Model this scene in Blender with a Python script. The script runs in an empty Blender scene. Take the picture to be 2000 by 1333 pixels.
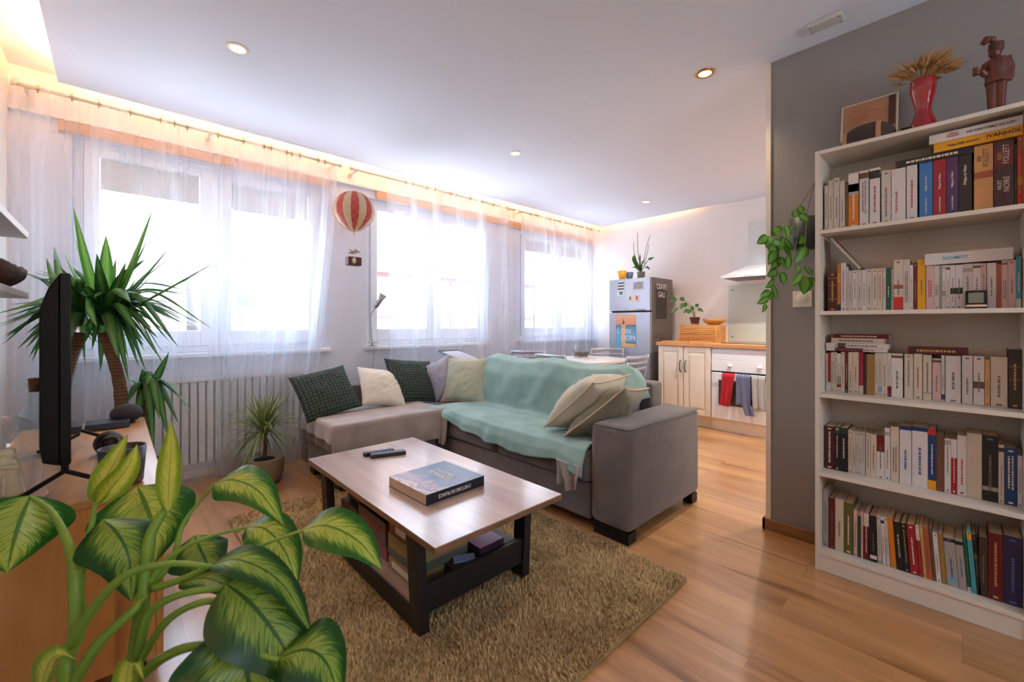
import bpy, bmesh, math, random
from math import sin, cos, pi, radians
from mathutils import Vector, Matrix, noise, Euler

scene = bpy.context.scene
COL = scene.collection

# ------------------------------------------------------------------ camera
H = 1.15                                    # eye height
FPX = 826.0                                 # focal length in pixels of a 2000 px wide frame
cam_d = bpy.data.cameras.new('camera')
cam = bpy.data.objects.new('camera', cam_d)
COL.objects.link(cam)
cam.location = (0, 0, H)
cam.rotation_euler = (pi / 2, 0, radians(-43.2))
cam_d.sensor_width = 36.0
cam_d.lens = FPX / 2000 * 36
cam_d.shift_y = -0.01725
cam_d.clip_start = 0.02
cam_d.dof.use_dof = True
cam_d.dof.focus_distance = 2.9
cam_d.dof.aperture_fstop = 3.4
scene.camera = cam

# ------------------------------------------------------------------ sky and exposure
world = bpy.data.worlds.new('sky'); scene.world = world
world.use_nodes = True
wn = world.node_tree.nodes; wl = world.node_tree.links
wn.clear()
w_out = wn.new('ShaderNodeOutputWorld'); w_bg = wn.new('ShaderNodeBackground')
w_tc = wn.new('ShaderNodeTexCoord'); w_sep = wn.new('ShaderNodeSeparateXYZ'); w_ramp = wn.new('ShaderNodeValToRGB')
w_ramp.color_ramp.elements[0].position = 0.0; w_ramp.color_ramp.elements[0].color = (0.88, 0.93, 1.0, 1)
w_ramp.color_ramp.elements[1].position = 0.6; w_ramp.color_ramp.elements[1].color = (0.62, 0.79, 1.0, 1)
wl.new(w_tc.outputs['Generated'], w_sep.inputs[0]); wl.new(w_sep.outputs['Z'], w_ramp.inputs[0])
w_mr = wn.new('ShaderNodeMapRange'); w_mr.inputs['From Min'].default_value = -0.25; w_mr.inputs['From Max'].default_value = 0.12; w_mr.inputs['To Min'].default_value = 5.6; w_mr.inputs['To Max'].default_value = 4.6
wl.new(w_sep.outputs['Z'], w_mr.inputs[0]); wl.new(w_mr.outputs[0], w_bg.inputs['Strength'])   # unmodelled ground: glow below the horizon raised to brighten the ceiling
wl.new(w_ramp.outputs[0], w_bg.inputs['Color']); wl.new(w_bg.outputs[0], w_out.inputs['Surface'])
w_bg.inputs['Strength'].default_value = 5.8

def portal(name, loc, rot, sx, sy):
    l = bpy.data.lights.new(name, 'AREA'); l.shape = 'RECTANGLE'; l.size = sx; l.size_y = sy
    l.cycles.is_portal = True
    o = bpy.data.objects.new(name, l); o.location = loc; o.rotation_euler = rot; COL.objects.link(o)
    return o
for i, xc in enumerate((0.59, 2.52, 4.58)):
    portal('window_portal', (xc, 4.16, 1.66), (-pi / 2, 0, 0), 1.56, 1.5)
portal('added_rear_opening_portal', (1.25, -2.36, 1.6), (pi / 2, 0, 0), 0.9, 1.0)  # opening added behind the camera to bring in fill daylight

scene.view_settings.view_transform = 'Standard'
scene.view_settings.look = 'None'
scene.view_settings.gamma = 1
scene.view_settings.use_curve_mapping = False
scene.view_settings.exposure = 1.3
scene.cycles.use_denoising = True
try: scene.cycles.denoiser = 'OPENIMAGEDENOISE'
except Exception: pass
scene.cycles.max_bounces = 10
scene.cycles.diffuse_bounces = 5
scene.cycles.glossy_bounces = 4
scene.cycles.transmission_bounces = 8
scene.cycles.transparent_max_bounces = 24
scene.cycles.sample_clamp_indirect = 6
scene.cycles.caustics_reflective = False
scene.cycles.caustics_refractive = False
scene.cycles.use_adaptive_sampling = True

# ------------------------------------------------------------------ picture helpers
VD = Vector((cos(radians(46.8)), sin(radians(46.8)), 0)); VR = Vector((sin(radians(46.8)), -cos(radians(46.8)), 0))
def at(px, py, s=None, X=None, Y=None, Z=None):
    """point of the room that is seen at a pixel of the 2000x1333 frame, at depth s or on a plane of the room"""
    v = (px - 1000) / FPX
    d = VD + VR * v - Vector((0, 0, (py - 632) / FPX))
    if X is not None: s = X / d.x
    elif Y is not None: s = Y / d.y
    elif Z is not None: s = (Z - H) / d.z
    return Vector((0, 0, H)) + d * s
def yat(px, X):
    v = (px - 1000) / FPX
    return X * (VD.y + VR.y * v) / (VD.x + VR.x * v)
def zat(py, X, Y):
    return H - (py - 632) * (X * VD.x + Y * VD.y) / FPX

# ------------------------------------------------------------------ materials
MATS = {}
def lin(c):
    return tuple((x / 12.92 if x <= 0.04045 else ((x + 0.055) / 1.055) ** 2.4) for x in c)
def rgb(*c):
    return lin([x / 255 for x in c])
def newmat(name):
    m = bpy.data.materials.new(name); m.use_nodes = True
    nt = m.node_tree; b = nt.nodes['Principled BSDF']
    return m, nt, b
def pm(name, col, rough=0.6, metal=0.0, var=0.06, scale=6.0, spec=0.5, bump=0.0, bscale=200.0, coat=0.0, sheen=0.0, stretch=(1, 1, 1), trans=0.0):
    """plain surface with a slight procedural variation"""
    key = (name,)
    if key in MATS: return MATS[key]
    m, nt, b = newmat(name)
    N = nt.nodes; L = nt.links
    tc = N.new('ShaderNodeTexCoord'); mp = N.new('ShaderNodeMapping'); mp.inputs['Scale'].default_value = stretch
    L.new(tc.outputs['Object'], mp.inputs[0])
    nz = N.new('ShaderNodeTexNoise'); nz.inputs['Scale'].default_value = scale; nz.inputs['Detail'].default_value = 3
    L.new(mp.outputs[0], nz.inputs['Vector'])
    mix = N.new('ShaderNodeMix'); mix.data_type = 'RGBA'
    mix.inputs['A'].default_value = (*[max(0, c * (1 - var)) for c in col], 1)
    mix.inputs['B'].default_value = (*[min(1, c * (1 + var)) for c in col], 1)
    L.new(nz.outputs[0], mix.inputs['Factor']); L.new(mix.outputs['Result'], b.inputs['Base Color'])
    b.inputs['Roughness'].default_value = rough; b.inputs['Metallic'].default_value = metal
    b.inputs['Specular IOR Level'].default_value = spec
    if coat: b.inputs['Coat Weight'].default_value = coat; b.inputs['Coat Roughness'].default_value = 0.08
    if sheen: b.inputs['Sheen Weight'].default_value = sheen
    if trans: b.inputs['Transmission Weight'].default_value = trans
    if bump:
        nb = N.new('ShaderNodeTexNoise'); nb.inputs['Scale'].default_value = bscale; nb.inputs['Detail'].default_value = 2
        L.new(tc.outputs['Object'], nb.inputs['Vector'])
        bp = N.new('ShaderNodeBump'); bp.inputs['Strength'].default_value = bump; bp.inputs['Distance'].default_value = 0.002
        L.new(nb.outputs[0], bp.inputs['Height']); L.new(bp.outputs[0], b.inputs['Normal'])
    MATS[key] = m
    return m
def emit(name, col, strength):
    if (name,) in MATS: return MATS[(name,)]
    m, nt, b = newmat(name)
    b.inputs['Base Color'].default_value = (*col, 1)
    b.inputs['Emission Color'].default_value = (*col, 1); b.inputs['Emission Strength'].default_value = strength
    MATS[(name,)] = m; return m
def wood(name, c1, c2, axis='Y', scale=1.0, rough=0.4, coat=0.0, planks=None, knots=False, grain=1.0):
    """long-grained timber; planks=(length, width) lays boards along the grain"""
    if (name,) in MATS: return MATS[(name,)]
    m, nt, b = newmat(name); N = nt.nodes; L = nt.links
    tc = N.new('ShaderNodeTexCoord'); mp = N.new('ShaderNodeMapping')
    st = {'X': (1.2, 14, 14), 'Y': (14, 1.2, 14), 'Z': (14, 14, 1.2)}[axis]
    mp.inputs['Scale'].default_value = [x * scale for x in st]
    L.new(tc.outputs['Object'], mp.inputs[0])
    vec = mp.outputs[0]
    fac_board = None
    if planks:
        mb = N.new('ShaderNodeMapping')
        mb.inputs['Rotation'].default_value = (0, 0, pi / 2 if axis == 'Y' else 0)
        L.new(tc.outputs['Object'], mb.inputs[0])
        br = N.new('ShaderNodeTexBrick'); br.offset = 0.37
        br.inputs['Scale'].default_value = 1.0
        br.inputs['Brick Width'].default_value = planks[0]; br.inputs['Row Height'].default_value = planks[1]
        br.inputs['Mortar Size'].default_value = 0.0006; br.inputs['Mortar Smooth'].default_value = 0.2
        br.inputs['Color1'].default_value = (0, 0, 0, 1); br.inputs['Color2'].default_value = (1, 1, 1, 1); br.inputs['Mortar'].default_value = (0.5, 0.5, 0.5, 1)
        br.inputs['Bias'].default_value = 0.0
        L.new(mb.outputs[0], br.inputs['Vector'])
        ad = N.new('ShaderNodeVectorMath'); ad.operation = 'MULTIPLY_ADD'
        L.new(br.outputs['Color'], ad.inputs[0]); ad.inputs[1].default_value = (9, 5, 3); L.new(mp.outputs[0], ad.inputs[2])
        vec = ad.outputs[0]; fac_board = br
    n1 = N.new('ShaderNodeTexNoise'); n1.inputs['Scale'].default_value = 1.0; n1.inputs['Detail'].default_value = 7; n1.inputs['Roughness'].default_value = 0.62; n1.inputs['Distortion'].default_value = 0.6
    L.new(vec, n1.inputs['Vector'])
    rp = N.new('ShaderNodeValToRGB')
    rp.color_ramp.elements[0].position = 0.5 - 0.22 / grain; rp.color_ramp.elements[0].color = (*c1, 1)
    rp.color_ramp.elements[1].position = 0.5 + 0.2 / grain; rp.color_ramp.elements[1].color = (*c2, 1)
    L.new(n1.outputs[0], rp.inputs[0])
    col = rp.outputs[0]
    if knots:
        n2 = N.new('ShaderNodeTexNoise'); n2.inputs['Scale'].default_value = 0.42; n2.inputs['Detail'].default_value = 3; n2.inputs['Distortion'].default_value = 1.5
        L.new(vec, n2.inputs['Vector'])
        r2 = N.new('ShaderNodeValToRGB'); r2.color_ramp.elements[0].position = 0.60; r2.color_ramp.elements[1].position = 0.76
        L.new(n2.outputs[0], r2.inputs[0])
        mk = N.new('ShaderNodeMix'); mk.data_type = 'RGBA'; mk.blend_type = 'MULTIPLY'
        L.new(r2.outputs[0], mk.inputs['Factor']); L.new(col, mk.inputs['A']); mk.inputs['B'].default_value = (0.50, 0.40, 0.32, 1)
        col = mk.outputs['Result']
    if fac_board:
        m1 = N.new('ShaderNodeMix'); m1.data_type = 'RGBA'; m1.blend_type = 'MULTIPLY'; m1.inputs['Factor'].default_value = 1
        mr = N.new('ShaderNodeMapRange'); mr.inputs['To Min'].default_value = 0.84; mr.inputs['To Max'].default_value = 1.1
        L.new(fac_board.outputs['Color'], mr.inputs[0])
        L.new(col, m1.inputs['A']); L.new(mr.outputs[0], m1.inputs['B']); col = m1.outputs['Result']
        m3 = N.new('ShaderNodeMix'); m3.data_type = 'RGBA'; L.new(fac_board.outputs['Fac'], m3.inputs['Factor'])
        L.new(col, m3.inputs['A']); m3.inputs['B'].default_value = (*[c * 0.6 for c in c1], 1); col = m3.outputs['Result']
    L.new(col, b.inputs['Base Color'])
    b.inputs['Roughness'].default_value = rough
    if coat: b.inputs['Coat Weight'].default_value = coat; b.inputs['Coat Roughness'].default_value = 0.16
    bp = N.new('ShaderNodeBump'); bp.inputs['Strength'].default_value = 0.12; bp.inputs['Distance'].default_value = 0.001
    L.new(n1.outputs[0], bp.inputs['Height']); L.new(bp.outputs[0], b.inputs['Normal'])
    MATS[(name,)] = m; return m
def fabric(name, c1, c2, rough=0.9, sc=260, bump=0.3, melange=0.5):
    if (name,) in MATS: return MATS[(name,)]
    m, nt, b = newmat(name); N = nt.nodes; L = nt.links
    tc = N.new('ShaderNodeTexCoord')
    n1 = N.new('ShaderNodeTexNoise'); n1.inputs['Scale'].default_value = sc; n1.inputs['Detail'].default_value = 4
    n2 = N.new('ShaderNodeTexNoise'); n2.inputs['Scale'].default_value = 7; n2.inputs['Detail'].default_value = 3
    L.new(tc.outputs['Object'], n1.inputs['Vector']); L.new(tc.outputs['Object'], n2.inputs['Vector'])
    ma = N.new('ShaderNodeMath'); ma.operation = 'MULTIPLY_ADD'; ma.inputs[1].default_value = melange
    L.new(n1.outputs[0], ma.inputs[0])
    mb = N.new('ShaderNodeMath'); mb.operation = 'MULTIPLY'; mb.inputs[1].default_value = 1 - melange
    L.new(n2.outputs[0], mb.inputs[0]); L.new(mb.outputs[0], ma.inputs[2])
    rp = N.new('ShaderNodeValToRGB'); rp.color_ramp.elements[0].position = 0.35; rp.color_ramp.elements[1].position = 0.65
    rp.color_ramp.elements[0].color = (*c1, 1); rp.color_ramp.elements[1].color = (*c2, 1)
    L.new(ma.outputs[0], rp.inputs[0]); L.new(rp.outputs[0], b.inputs['Base Color'])
    b.inputs['Roughness'].default_value = rough; b.inputs['Sheen Weight'].default_value = 0.25; b.inputs['Specular IOR Level'].default_value = 0.2
    bp = N.new('ShaderNodeBump'); bp.inputs['Strength'].default_value = bump; bp.inputs['Distance'].default_value = 0.0015
    L.new(n1.outputs[0], bp.inputs['Height']); L.new(bp.outputs[0], b.inputs['Normal'])
    MATS[(name,)] = m; return m
def glass(name, tint=(1, 1, 1), refl=1.0, opac=0.0):
    """thin clear glass: lets light straight through and mirrors by angle"""
    if (name,) in MATS: return MATS[(name,)]
    m, nt, b = newmat(name); N = nt.nodes; L = nt.links
    out = N['Material Output']; N.remove(b)
    tr = N.new('ShaderNodeBsdfTransparent'); tr.inputs[0].default_value = (*tint, 1)
    gl = N.new('ShaderNodeBsdfGlossy'); gl.inputs['Roughness'].default_value = 0.02
    fc = N.new('ShaderNodeLayerWeight'); fc.inputs['Blend'].default_value = 0.5
    pw = N.new('ShaderNodeMath'); pw.operation = 'POWER'; pw.inputs[1].default_value = 4.0; L.new(fc.outputs['Facing'], pw.inputs[0])
    fr = N.new('ShaderNodeMath'); fr.operation = 'MULTIPLY_ADD'; fr.inputs[1].default_value = 0.55; fr.inputs[2].default_value = 0.05; L.new(pw.outputs[0], fr.inputs[0])
    mu = N.new('ShaderNodeMath'); mu.operation = 'MULTIPLY'; mu.inputs[1].default_value = refl
    nz = N.new('ShaderNodeTexNoise'); nz.inputs['Scale'].default_value = 3
    mx = N.new('ShaderNodeMixShader')
    L.new(fr.outputs[0], mu.inputs[0]); L.new(mu.outputs[0], mx.inputs[0]); L.new(tr.outputs[0], mx.inputs[1]); L.new(gl.outputs[0], mx.inputs[2])
    L.new(mx.outputs[0], out.inputs['Surface'])
    MATS[(name,)] = m; return m
def sheer(name, col, clear):
    if (name,) in MATS: return MATS[(name,)]
    m, nt, b = newmat(name); N = nt.nodes; L = nt.links
    out = N['Material Output']; N.remove(b)
    tr = N.new('ShaderNodeBsdfTransparent'); tl = N.new('ShaderNodeBsdfTranslucent'); df = N.new('ShaderNodeBsdfDiffuse')
    tl.inputs[0].default_value = (*col, 1); df.inputs[0].default_value = (*col, 1)
    m1 = N.new('ShaderNodeMixShader'); m1.inputs[0].default_value = 0.5; L.new(tl.outputs[0], m1.inputs[1]); L.new(df.outputs[0], m1.inputs[2])
    lw = N.new('ShaderNodeLayerWeight'); lw.inputs['Blend'].default_value = 0.35
    mr = N.new('ShaderNodeMapRange'); mr.inputs['To Min'].default_value = 1 - clear; mr.inputs['To Max'].default_value = min(0.95, 1.35 - clear)
    L.new(lw.outputs['Facing'], mr.inputs[0])
    tc = N.new('ShaderNodeTexCoord'); nz = N.new('ShaderNodeTexNoise'); nz.inputs['Scale'].default_value = 30
    mp = N.new('ShaderNodeMapping'); mp.inputs['Scale'].default_value = (1, 1, 0.05); L.new(tc.outputs['Object'], mp.inputs[0]); L.new(mp.outputs[0], nz.inputs['Vector'])
    ad = N.new('ShaderNodeMath'); ad.operation = 'MULTIPLY_ADD'; ad.inputs[1].default_value = 0.06; L.new(nz.outputs[0], ad.inputs[0]); L.new(mr.outputs[0], ad.inputs[2])
    mx = N.new('ShaderNodeMixShader'); L.new(ad.outputs[0], mx.inputs[0]); L.new(tr.outputs[0], mx.inputs[1]); L.new(m1.outputs[0], mx.inputs[2])
    L.new(mx.outputs[0], out.inputs['Surface'])
    MATS[(name,)] = m; return m
def leafmat(name, edge, mid, centre, pat=1.0, transl=0.25, rough=0.35, gain=1.0):
    """leaf blade coloured by its own length (v) and width (u)"""
    if (name,) in MATS: return MATS[(name,)]
    m, nt, b = newmat(name); N = nt.nodes; L = nt.links
    uv = N.new('ShaderNodeUVMap'); sp = N.new('ShaderNodeSeparateXYZ'); L.new(uv.outputs[0], sp.inputs[0])
    su = N.new('ShaderNodeMath'); su.operation = 'SUBTRACT'; su.inputs[1].default_value = 0.5; L.new(sp.outputs[0], su.inputs[0])
    ab = N.new('ShaderNodeMath'); ab.operation = 'ABSOLUTE'; L.new(su.outputs[0], ab.inputs[0])
    tw = N.new('ShaderNodeMath'); tw.operation = 'MULTIPLY'; tw.inputs[1].default_value = 2.0; L.new(ab.outputs[0], tw.inputs[0])
    # streaks run from the midrib outwards and forwards
    cx = N.new('ShaderNodeCombineXYZ')
    mm = N.new('ShaderNodeMath'); mm.operation = 'MULTIPLY_ADD'; mm.inputs[1].default_value = -0.35; L.new(tw.outputs[0], mm.inputs[0]); L.new(sp.outputs[1], mm.inputs[2])
    m20 = N.new('ShaderNodeMath'); m20.operation = 'MULTIPLY'; m20.inputs[1].default_value = 52; L.new(mm.outputs[0], m20.inputs[0])
    m3 = N.new('ShaderNodeMath'); m3.operation = 'MULTIPLY'; m3.inputs[1].default_value = 5.0; L.new(sp.outputs[0], m3.inputs[0])
    L.new(m3.outputs[0], cx.inputs[0]); L.new(m20.outputs[0], cx.inputs[1])
    nz = N.new('ShaderNodeTexNoise'); nz.inputs['Scale'].default_value = 1.0; nz.inputs['Detail'].default_value = 4; nz.inputs['Distortion'].default_value = 0.5
    L.new(cx.outputs[0], nz.inputs['Vector'])
    a = N.new('ShaderNodeMath'); a.operation = 'MULTIPLY_ADD'; a.inputs[1].default_value = pat; L.new(nz.outputs[0], a.inputs[0])
    q = N.new('ShaderNodeMath'); q.operation = 'POWER'; q.inputs[1].default_value = 2.2; L.new(tw.outputs[0], q.inputs[0]); 
    q2 = N.new('ShaderNodeMath'); q2.operation = 'MULTIPLY'; q2.inputs[1].default_value = 0.75; L.new(q.outputs[0], q2.inputs[0])
    L.new(q2.outputs[0], a.inputs[2])
    rp = N.new('ShaderNodeValToRGB'); e = rp.color_ramp.elements
    e[0].position = 0.5 * pat + 0.02; e[0].color = (*centre, 1); e[1].position = 0.5 * pat + 0.33; e[1].color = (*edge, 1)
    k = e.new(0.5 * pat + 0.13); k.color = (*mid, 1)
    L.new(a.outputs[0], rp.inputs[0])
    # midrib
    lt = N.new('ShaderNodeMath'); lt.operation = 'LESS_THAN'; lt.inputs[1].default_value = 0.045; L.new(tw.outputs[0], lt.inputs[0])
    mx = N.new('ShaderNodeMix'); mx.data_type = 'RGBA'; L.new(lt.outputs[0], mx.inputs['Factor']); L.new(rp.outputs[0], mx.inputs['A'])
    mx.inputs['B'].default_value = (*[0.5 * (x + y) for x, y in zip(edge, mid)], 1)
    L.new(mx.outputs['Result'], b.inputs['Base Color'])
    b.inputs['Roughness'].default_value = rough
    tl = N.new('ShaderNodeBsdfTranslucent'); L.new(mx.outputs['Result'], tl.inputs[0])
    ms = N.new('ShaderNodeMixShader'); ms.inputs[0].default_value = transl
    out = N['Material Output']; L.new(b.outputs[0], ms.inputs[1]); L.new(tl.outputs[0], ms.inputs[2]); L.new(ms.outputs[0], out.inputs['Surface'])
    wv = N.new('ShaderNodeTexNoise'); wv.inputs['Scale'].default_value = 1; 
    bp = N.new('ShaderNodeBump'); bp.inputs['Strength'].default_value = 0.25; bp.inputs['Distance'].default_value = 0.002
    L.new(nz.outputs[0], bp.inputs['Height']); L.new(bp.outputs[0], b.inputs['Normal'])
    MATS[(name,)] = m; return m

# ------------------------------------------------------------------ mesh helpers
class MB:
    def __init__(self): self.v = []; self.f = []; self.m = []; self.uv = None; self.cur = 0
    def mat(self, i): self.cur = i; return self
    def add(self, vs, fs):
        o = len(self.v); self.v += [tuple(p) for p in vs]; self.f += [tuple(o + i for i in f) for f in fs]; self.m += [self.cur] * len(fs); return self
    def box(self, x0, x1, y0, y1, z0, z1, M=None):
        p = [Vector((x, y, z)) for x in (x0, x1) for y in (y0, y1) for z in (z0, z1)]
        if M is not None: p = [M @ q for q in p]
        return self.add(p, [(0, 1, 3, 2), (4, 6, 7, 5), (0, 4, 5, 1), (2, 3, 7, 6), (0, 2, 6, 4), (1, 5, 7, 3)])
    def prism(self, poly, a, b, axis='z', M=None):
        """closed outline extruded from a to b along an axis; outline in the two remaining axes"""
        n = len(poly); vs = []
        for w in (a, b):
            for (p, q) in poly:
                t = {'x': (w, p, q), 'y': (p, w, q), 'z': (p, q, w)}[axis]
                vs.append(M @ Vector(t) if M is not None else t)
        fs = [tuple(range(n)), tuple(range(2 * n - 1, n - 1, -1))] + [(i, i + n, (i + 1) % n + n, (i + 1) % n) for i in range(n)]
        return self.add(vs, fs)
    def lathe(self, prof, c=(0, 0, 0), n=32, M=None, close=True, sx=1, sy=1):
        vs = []
        for (r, z) in prof:
            for k in range(n):
                a = 2 * pi * k / n; p = Vector((c[0] + r * cos(a) * sx, c[1] + r * sin(a) * sy, c[2] + z))
                vs.append(M @ p if M is not None else p)
        fs = [(i * n + k, i * n + (k + 1) % n, (i + 1) * n + (k + 1) % n, (i + 1) * n + k) for i in range(len(prof) - 1) for k in range(n)]
        if close: fs += [tuple(range(n - 1, -1, -1)), tuple((len(prof) - 1) * n + k for k in range(n))]
        return self.add(vs, fs)
    def tube(self, pts, r, n=8, caps=True):
        pts = [Vector(p) for p in pts]; k = len(pts); rr = r if isinstance(r, (list, tuple)) else [r] * k
        t0 = (pts[1] - pts[0]).normalized(); up = Vector((0, 0, 1)) if abs(t0.z) < 0.9 else Vector((1, 0, 0))
        nrm = t0.cross(up).normalized(); vs = []
        for i in range(k):
            t = (pts[min(i + 1, k - 1)] - pts[max(i - 1, 0)]).normalized()
            nrm = (nrm - t * nrm.dot(t)).normalized(); bi = t.cross(nrm)
            vs += [pts[i] + (nrm * cos(2 * pi * j / n) + bi * sin(2 * pi * j / n)) * rr[i] for j in range(n)]
        fs = [(i * n + j, i * n + (j + 1) % n, (i + 1) * n + (j + 1) % n, (i + 1) * n + j) for i in range(k - 1) for j in range(n)]
        if caps: fs += [tuple(range(n - 1, -1, -1)), tuple((k - 1) * n + j for j in range(n))]
        return self.add(vs, fs)
    def torus(self, c, R, r, axis='x', n=24, m=8):
        vs = []
        for i in range(n):
            a = 2 * pi * i / n
            for j in range(m):
                b = 2 * pi * j / m; q = (R + r * cos(b)); u, v, w = q * cos(a), q * sin(a), r * sin(b)
                p = {'x': (w, u, v), 'y': (u, w, v), 'z': (u, v, w)}[axis]
                vs.append((c[0] + p[0], c[1] + p[1], c[2] + p[2]))
        return self.add(vs, [(i * m + j, ((i + 1) % n) * m + j, ((i + 1) % n) * m + (j + 1) % m, i * m + (j + 1) % m) for i in range(n) for j in range(m)])
    def ball(self, c, r, n=16, sc=(1, 1, 1), M=None):
        prof = [(max(1e-4, sin(pi * i / n)) , -cos(pi * i / n)) for i in range(n + 1)]
        vs = []
        for (a, z) in prof:
            for k in range(n * 2):
                t = pi * k / n; p = Vector((a * cos(t) * r * sc[0], a * sin(t) * r * sc[1], z * r * sc[2]))
                if M is not None: p = M @ p
                vs.append(p + Vector(c))
        q = n * 2
        return self.add(vs, [(i * q + k, i * q + (k + 1) % q, (i + 1) * q + (k + 1) % q, (i + 1) * q + k) for i in range(n) for k in range(q)])
    def grid(self, fn, nu, nv, uv=False):
        o = len(self.v)
        self.v += [tuple(fn(i / nu, j / nv)) for j in range(nv + 1) for i in range(nu + 1)]
        if uv:
            if self.uv is None: self.uv = {}
            for j in range(nv + 1):
                for i in range(nu + 1): self.uv[o + j * (nu + 1) + i] = (i / nu, j / nv)
        fs = [(o + j * (nu + 1) + i, o + j * (nu + 1) + i + 1, o + (j + 1) * (nu + 1) + i + 1, o + (j + 1) * (nu + 1) + i) for j in range(nv) for i in range(nu)]
        self.f += fs; self.m += [self.cur] * len(fs); return self
    def build(self, name, mats, parent=None, smooth=False, bevel=0, seg=2, loc=None, solid=0, sub=0, angle=None, remesh=0):
        me = bpy.data.meshes.new(name); me.from_pydata(self.v, [], self.f); me.update()
        if not isinstance(mats, (list, tuple)): mats = [mats]
        for m in mats: me.materials.append(m)
        if len(mats) > 1: me.polygons.foreach_set('material_index', self.m)
        if self.uv is not None:
            ul = me.uv_layers.new(name='UVMap')
            for lp in me.loops: ul.data[lp.index].uv = self.uv.get(lp.vertex_index, (0.5, 0.5))
        bm = bmesh.new(); bm.from_mesh(me)
        if not solid and not sub and self.uv is None: bmesh.ops.recalc_face_normals(bm, faces=bm.faces)
        bm.to_mesh(me); bm.free()
        if smooth: me.polygons.foreach_set('use_smooth', [True] * len(me.polygons))
        o = bpy.data.objects.new(name, me); COL.objects.link(o)
        if parent is not None: o.parent = parent
        if loc is not None: o.location = loc
        if remesh:
            r = o.modifiers.new('remesh', 'REMESH'); r.mode = 'VOXEL'; r.voxel_size = remesh; r.use_smooth_shade = True
            s = o.modifiers.new('smooth', 'SMOOTH'); s.factor = 0.6; s.iterations = 4
        if solid:
            s = o.modifiers.new('solid', 'SOLIDIFY'); s.thickness = solid; s.offset = 0
        if bevel:
            b = o.modifiers.new('bevel', 'BEVEL'); b.width = bevel; b.segments = seg; b.limit_method = 'ANGLE'; b.angle_limit = radians(40)
            if smooth is not None and seg > 1:
                me.polygons.foreach_set('use_smooth', [True] * len(me.polygons)); b.harden_normals = True
        if sub:
            s = o.modifiers.new('sub', 'SUBSURF'); s.levels = sub; s.render_levels = sub
        return o
def tag(o, label=None, cat=None, group=None, kind=None):
    if label: o['label'] = label
    if cat: o['category'] = cat
    if group: o['group'] = group
    if kind: o['kind'] = kind
    return o
def thing(name, label, cat, loc=(0, 0, 0), rz=0, group=None):
    o = bpy.data.objects.new(name, None); COL.objects.link(o); o.location = loc; o.rotation_euler = (0, 0, rz)
    o.empty_display_size = 0.05
    return tag(o, label, cat, group)
def struct(mb, name, mats, **k):
    o = mb.build(name, mats, **k); o['kind'] = 'structure'; return o
def dup(root, loc=None, label=None, group=None, rz=None):
    r = root.copy(); COL.objects.link(r)
    if loc is not None: r.location = loc
    if rz is not None: r.rotation_euler = (0, 0, rz)
    if label: r['label'] = label
    if group: r['group'] = group
    for ch in list(root.children):
        c = ch.copy(); COL.objects.link(c); c.parent = r
        for g in list(ch.children):
            d = g.copy(); COL.objects.link(d); d.parent = c
    return r
def text(name, s, size, M, mat, parent, extrude=0.0004, sx=1.0, align='CENTER', bold=0.0):
    c = bpy.data.curves.new(name, 'FONT'); c.body = s; c.size = size; c.align_x = align; c.align_y = 'CENTER'; c.extrude = extrude; c.offset = bold
    c.space_character = 1.0; c.resolution_u = 2
    c.materials.append(mat)
    o = bpy.data.objects.new(name, c); COL.objects.link(o); o.parent = parent
    o.matrix_local = M @ Matrix.Diagonal((sx, 1, 1, 1)); return o
def frame3(origin, xd, yd):
    xd = Vector(xd).normalized(); yd = Vector(yd).normalized(); zd = xd.cross(yd)
    M = Matrix(((xd.x, yd.x, zd.x, origin[0]), (xd.y, yd.y, zd.y, origin[1]), (xd.z, yd.z, zd.z, origin[2]), (0, 0, 0, 1)))
    return M
def bez(p, n):
    """smooth curve through control points (Catmull-Rom)"""
    p = [Vector(q) for q in p]; P = [p[0] * 2 - p[1]] + p + [p[-1] * 2 - p[-2]]; out = []
    segs = len(p) - 1
    for k in range(n + 1):
        t = k / n * segs; i = min(int(t), segs - 1); t -= i
        a, b, c, d = P[i], P[i + 1], P[i + 2], P[i + 3]
        out.append(0.5 * ((2 * b) + (c - a) * t + (2 * a - 5 * b + 4 * c - d) * t * t + (3 * b - a - 3 * c + d) * t ** 3))
    return out
def leaf(mb, pts, width, side, shape='ovate', fold=0.15, curl=0.0, nl=14, nw=6, wav=0.0, seed=0):
    """blade along a midrib; side = direction across it"""
    C = bez(pts, nl); side = Vector(side).normalized()
    def prof(t):
        if shape == 'ovate': return max(0.0, (sin(pi * min(1, t * 1.02) ** 0.72))) ** 0.8 if t < 0.999 else 0
        if shape == 'sword': return (0.42 + 0.58 * sin(pi / 2 * min(1, t / 0.5)) ** 1.5) * (1 - max(0, (t - 0.5) / 0.5) ** 1.7)
        if shape == 'round': return sqrt_(t)
        return 1
    def fn(u, v):
        k = v * nl; i = min(int(k), nl - 1); f = k - i; c = C[i].lerp(C[i + 1], f)
        t = (C[i + 1] - C[i]).normalized(); s = (side - t * side.dot(t)).normalized(); n = t.cross(s)
        w = width * prof(v) * 0.5; a = (u - 0.5) * 2
        return c + s * (a * w) + n * (abs(a) * fold * w + curl * w * a * a + wav * w * sin(v * 17 + seed + (3 if a > 0 else 0)) * abs(a))
    mb.grid(fn, nw, nl, uv=True)
def sqrt_(t): return math.sqrt(max(0, 1 - (2 * t - 1) ** 2))
def nz3(x, y, z, s=1.0): return noise.noise(Vector((x * s, y * s, z * s)))
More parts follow.
